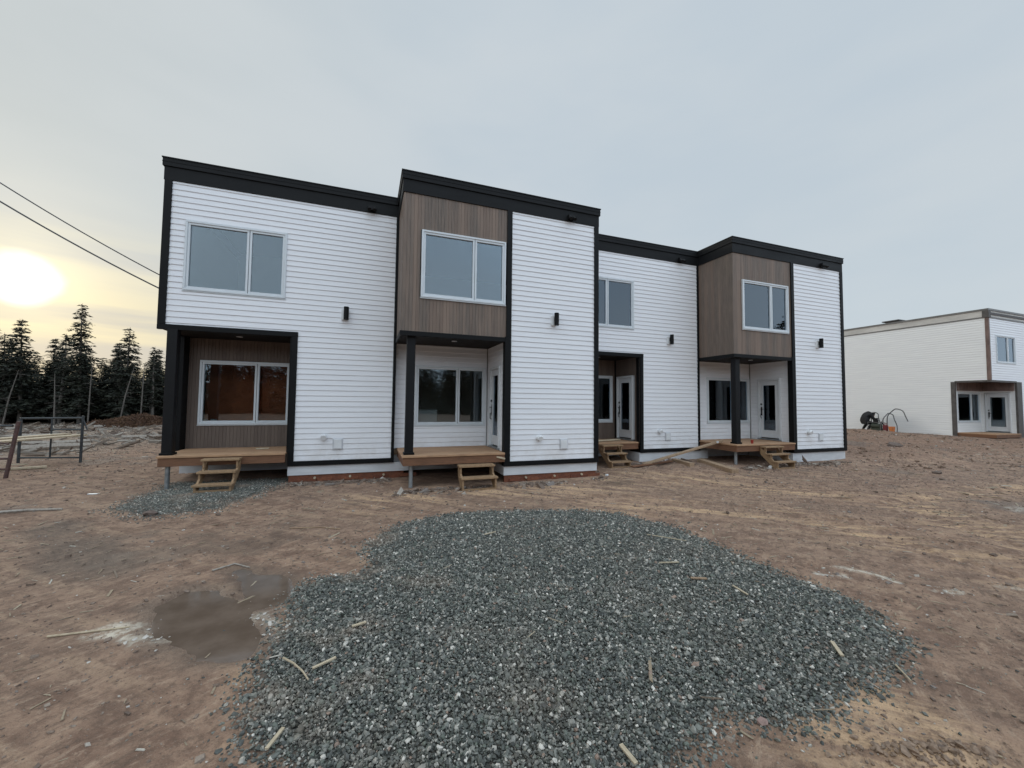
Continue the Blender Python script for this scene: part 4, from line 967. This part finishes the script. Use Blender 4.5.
MB().tube([(mx_, my_-.18, mz+.26), (mx_, my_+.18, mz+.26)], .14, 14).box((mx_-.14, my_-.2, mz+.04), (mx_+.14, my_+.2, mz+.16)).build('motor', 'machine', e, bevel=.01)
MB().box((mx_-.08, my_-.06, mz+.40), (mx_+.08, my_+.10, mz+.56)).tube([(mx_, my_, mz+.55), (mx_, my_, mz+.66)], .07, 10).build('air_filter', 'blackpost', e, bevel=.01)
cg = MB()
for sx in (-.19, .19): cg.tube([(mx_+sx, my_-.26, mz+.0), (mx_+sx, my_-.26, mz+.45), (mx_+sx, my_+.26, mz+.45), (mx_+sx, my_+.26, mz+.0)], .014, 6)
for sy in (-.26, .26): cg.tube([(mx_-.19, my_+sy, mz+.45), (mx_+.19, my_+sy, mz+.45)], .014, 6); cg.tube([(mx_-.19, my_+sy, mz+.02), (mx_+.19, my_+sy, mz+.02)], .014, 6)
cg.build('tube_cage', 'greymetal', e)
bx, by = 24.0, 12.0; bz = g(bx, by)
e = empty('bucket', (bx, by, bz)); tagit(e, 'orange bucket on the mound crest by the second house', 'bucket')
MB().tube([(bx, by, bz), (bx, by, bz+.27)], [.10, .13], 16).build('pail', 'orange', e); MB().tube([(bx, by-.13, bz+.26), (bx-.1, by-.07, bz+.16), (bx-.1, by+.07, bz+.16), (bx, by+.13, bz+.26)], .008, 6).build('handle', 'greymetal', e)
kx, ky = 24.0, 12.25; kz = g(kx, ky)
e = empty('fuel_can', (kx, ky, kz)); tagit(e, 'dark red fuel can between the pump and the orange bucket', 'fuel can')
MB().box((kx-.08, ky-.08, kz), (kx+.08, ky+.08, kz+.34)).build('can', 'darkred', e, bevel=.03); MB().tube([(kx, ky-.06, kz+.33), (kx, ky-.05, kz+.40), (kx, ky+.05, kz+.40), (kx, ky+.06, kz+.33)], .018, 6).build('grip', 'darkred', e); MB().tube([(kx, ky+.12, kz+.36), (kx, ky+.17, kz+.50)], .025, 8).build('spout', 'blackpost', e)
M['hose'] = plain('black_hose', (.05, .055, .06), .5, .2, 6)
def arc(y0, y1, top, x, z0, n=22): return [(x+.05*math.sin(i), y0+(y1-y0)*(1-math.cos(math.pi*i/n))/2, z0+top*max(0., math.sin(math.pi*i/n))**.8) for i in range(n+1)]
hz0 = g(24.1, 10.9)-.02
pts = arc(12.98, 12.58, .98, 24.25, hz0)+arc(12.53, 11.95, .95, 24.3, hz0)[1:]
o = MB().tube(pts, .02, 6).build('hose', 'hose', loc=pts[0]); tagit(o, 'two small dark hose loops standing up from the mound by the bucket', 'hose')
pts = arc(12.40, 11.50, 1.16, 24.35, g(24.3, 11.5)-.02)[:20]
o = MB().tube(pts, .022, 6).build('hose', 'hose', loc=pts[0]); tagit(o, 'large dark hose arch in front of the second house wall', 'hose')

# ------------------------------------------------------------------ overhead cables
for (a, b, r_, lab) in (((-3.43, 8.98, 3.77), (-5.80, 9.0, 5.15), .011, 'upper of the two dark overhead cables at left'), ((-3.43, 8.98, 3.53), (-5.79, 9.0, 4.84), .014, 'lower of the two dark overhead cables at left')):
    a = Vector(a); b = Vector(b); k_ = 3.1; c = a+(b-a)*k_
    pts = [a.lerp(c, t_)+Vector((0, 0, 1.6*t_*(t_-1/k_))) for t_ in [i/24 for i in range(25)]]
    o = MB().tube(pts, r_, 6).build('cable', 'hose', loc=pts[0]); tagit(o, lab, 'cable')
    CEND = pts[-1]
e = empty('utility_pole', (CEND.x, CEND.y, 0)); tagit(e, 'wooden utility pole carrying the two cables, beyond the left edge', 'pole')
MB().tube([(CEND.x, CEND.y+.12, -.3), (CEND.x, CEND.y+.12, CEND.z+1.2)], [.13, .09], 12).build('pole_shaft', 'grey_wood', e)
MB().box((CEND.x-.08, CEND.y-.05, CEND.z-.2), (CEND.x+.08, CEND.y+.03, CEND.z+.5)).build('bracket', 'galv', e)

# ------------------------------------------------------------------ spruces
def spruce_mesh(h, rad, bare, dens, seed, sparse=0.):
    rs = np.random.default_rng(seed); T = []; 
    nwh = int(h*9)
    P0 = []; Dv = []; Sz = []
    limbs = []
    for i in range(nwh):
        t_ = bare+(1-bare)*(i+rs.uniform(0, .8))/nwh
        if t_ > .985: continue
        prof = (1-t_)**.75*(.55+.45*min(1, (t_-bare)/.15+.3))
        nb = rs.integers(4, 7)
        for b in range(nb):
            if rs.random() < sparse: continue
            L = rad*prof*rs.uniform(.55, 1.25)+.10; az = rs.uniform(0, 2*np.pi); z0 = t_*h
            n = int(max(3, L*dens*7)); s = (np.arange(n)+rs.random(n))/n
            up_ = .25*(t_-.45); r = L*s; z = z0+up_*L*s-.32*L*s**2+.10*L*s**3
            limbs.append((az, L, z0, up_))
            for k in range(n):
                w_ = .10+.16*L*(1-abs(s[k]-.5))*.7
                for q in range(2):
                    off = rs.normal(0, w_*.45); P0.append((r[k]*np.cos(az)-off*np.sin(az), r[k]*np.sin(az)+off*np.cos(az), z[k]+rs.normal(0, .03)-abs(off)*.25))
                    a2 = az+rs.normal(0, .7)+(.8 if off > 0 else -.8); Dv.append((np.cos(a2), np.sin(a2), rs.uniform(-.55, .15))); Sz.append(rs.uniform(.6, 1.25)*(.075+.05*(1-t_)))
    P0 = np.array(P0); Dv = np.array(Dv); Dv /= np.linalg.norm(Dv, axis=1)[:, None]; Sz = np.array(Sz)[:, None]
    side = np.cross(Dv, rs.normal(0, .5, Dv.shape)+[0, 0, 1]); side /= np.linalg.norm(side, axis=1)[:, None]
    a = P0-Dv*Sz*.7; b = P0+side*Sz*.42; c = P0+Dv*Sz*1.5; d = P0-side*Sz*.42
    V = np.stack([a, b, c, d], 1).reshape(-1, 3); F_ = np.arange(len(V)).reshape(-1, 4)
    return V, F_, limbs
def mesh_from(name, V, F_, m):
    o = npmesh(name, V, F_, m); me = o.data; bpy.data.objects.remove(o); return me
kinds = []
for (h, rad, bare, dens, seed, sparse) in ((6.6, 1.25, .10, 2.2, 1, .15), (5.6, 1.2, .12, 2.4, 2, .05), (5.2, .9, .25, 1.6, 3, .3), (5.0, 1.05, .10, 2.3, 4, .05), (4.6, .7, .42, 1.4, 5, .45)):
    V, F_, limbs = spruce_mesh(h, rad, bare, dens, seed, sparse)
    cm = mesh_from('crown', V, F_, 'needles')
    tb = MB(); tb.tube([(0, 0, -.3), (.03, 0, h*.3), (-.02, .02, h*.65), (0, 0, h)], [.085, .07, .04, .006], 7)
    for az, L, z0, u_ in limbs[::3]:
        tb.tube([(0, 0, z0), (L*.5*math.cos(az), L*.5*math.sin(az), z0+u_*L*.5-.08*L), (L*.9*math.cos(az), L*.9*math.sin(az), z0+u_*L*.9-.19*L)], [.014, .009, .004], 3, False)
    for k in range(14):
        az = rnd.uniform(0, 6.28); z0 = rnd.uniform(.06, max(.2, bare+.1))*h; L = rnd.uniform(.2, .6)
        tb.tube([(0, 0, z0), (L*math.cos(az), L*math.sin(az), z0-.08*L)], [.012, .004], 3, False)
    to = tb.build('trunk', 'bark'); tm = to.data; bpy.data.objects.remove(to)
    kinds.append((cm, tm, h))
GR = 'dark spruces in the row behind the cleared ground'
def spruce(x, y, k, top, lab, group=None, rz=None):
    cm, tm, h = kinds[k]; z = g(x, y)*.6; s = (top-z)/h
    e = empty('spruce_tree', (x, y, z)); tagit(e, lab, 'tree', group); e.rotation_euler = (rnd.uniform(-.02, .02), rnd.uniform(-.02, .02), rnd.uniform(0, 6.28) if rz is None else rz); e.scale = (s*.5+.5, s*.5+.5, s)
    for nm, me in (('crown', cm), ('trunk', tm)):
        o = bpy.data.objects.new(nm, me); C.objects.link(o); o.parent = e
spruce(-15.4, 30, 0, 7.05, 'tallest spruce in the tree row, with open tiered branches against the sky')
spruce(-17.9, 30, 1, 5.95, 'broad dark spruce with a tufted top at the left end below the sun')
spruce(-13.3, 30, 3, 5.85, 'pointed conical spruce standing right of the tallest one')
spruce(-16.5, 30.5, 4, 5.35, 'thin sparse spruce with a spindly top just left of the tallest one')
spruce(-12.05, 30, 2, 4.75, 'narrow spruce closest to the corner of the townhouse')
for i, (x, y, k, top) in enumerate([(-18.9, 30.5, 3, 5.2), (-19.8, 31, 1, 5.6), (-17.2, 31.5, 2, 4.9), (-16.1, 31.8, 3, 4.5), (-14.5, 31.5, 2, 4.9), (-14.0, 30.8, 4, 4.6), (-12.6, 31.2, 4, 4.5), (-11.3, 30.8, 3, 4.7), (-10.6, 31.5, 1, 5.0),
                                    (-9.8, 30.5, 2, 4.9), (-9.0, 31.2, 3, 5.1), (-21, 31, 0, 5.9), (-22.2, 30.5, 3, 5.5), (-15.0, 32.5, 1, 5.2), (-13.0, 32.8, 1, 4.9), (-18.2, 32.8, 1, 5.3), (-20.2, 33, 3, 5.3), (-11.6, 32.9, 2, 4.9), (-23.5, 31.5, 1, 5.8), (-16.9, 33, 0, 5.3), (-8.2, 32, 1, 5.0)]):
    spruce(x, y, k, top, 'dark spruce of middling height packed into the tree row behind the cleared ground', GR)
for i, (x, y, dx_, h_, lab) in enumerate([(-17.9, 28.9, .5, 3.0, 'bare pale trunk leaning right at the far left of the tree row'), (-14.6, 29.2, .05, 3.4, 'bare grey trunk standing straight before the tallest spruce'),
        (-13.1, 28.9, .55, 3.3, 'bleached bare trunk leaning right behind the bracken mound'), (-12.3, 29.3, .05, 3.6, 'straight bare grey trunk beside the bleached leaning one'),
        (-15.9, 29.0, -.1, 2.9, 'thin bare trunk in front of the dark spruces, left of the scaffold top'), (-10.9, 28.8, .4, 2.6, 'leaning bare trunk nearest the porch post of the townhouse')]):
    z = g(x, y)
    tw = MB().tube([(x, y, z-.1), (x+dx_*.4, y, z+h_*.5), (x+dx_, y, z+h_)], [.04, .03, .010], 7)
    for k in range(9):
        t_ = rnd.uniform(.3, .95); a = rnd.uniform(0, 6.28); L = rnd.uniform(.15, .5)
        p = (x+(dx_*.8*t_ if t_ < .5 else dx_*(.4+(t_-.5)*1.2)), y, z+h_*t_)
        tw.tube([p, (p[0]+L*math.cos(a), p[1]+L*math.sin(a), p[2]-.05)], [.010, .004], 4)
    o = tw.build('dead_tree', 'palebark', loc=(x, y, z)); tagit(o, lab, 'tree')
# far woodland that closes the horizon on every side
VV = []; FF = []; nb = 0
low = [spruce_mesh(6, 1.6, .03, 1.0, 30+i, .0)[:2] for i in range(3)]
def wood_at(x, y, s):
    global nb
    V, F_ = low[rnd.randrange(3)]; a = rnd.uniform(0, 6.28); c, s_ = math.cos(a), math.sin(a)
    V2 = np.stack([V[:, 0]*c-V[:, 1]*s_, V[:, 0]*s_+V[:, 1]*c, V[:, 2]], 1)*[s*1.3, s*1.3, s]+[x, y, -.2]
    VV.append(V2); FF.append(F_+nb); nb += len(V2)
for i in range(40): wood_at(-24.5+i*.45, 37+rnd.uniform(-.8, .8), rnd.uniform(.7, .85))
for i in range(60): wood_at(-24.5+i*.32+rnd.uniform(-.3, .3), 34.6+rnd.uniform(-.8, 1.5), rnd.uniform(.62, .80))
for i in range(260):
    a = R(98)+i/259*R(200)+rnd.uniform(-.02, .02); d = rnd.uniform(37, 46)
    wood_at(d*math.sin(a), d*math.cos(a), rnd.uniform(1.25, 1.75))
for i in range(60):
    wood_at(-8+i*1.3+rnd.uniform(-.5, .5), 46+rnd.uniform(-2, 4)+.1*i, rnd.uniform(.7, .95))
o = npmesh('woodland', np.concatenate(VV), np.concatenate(FF), 'needles'); tagit(o, 'distant mass of dark conifers closing the horizon behind the row of spruces', kind='stuff')
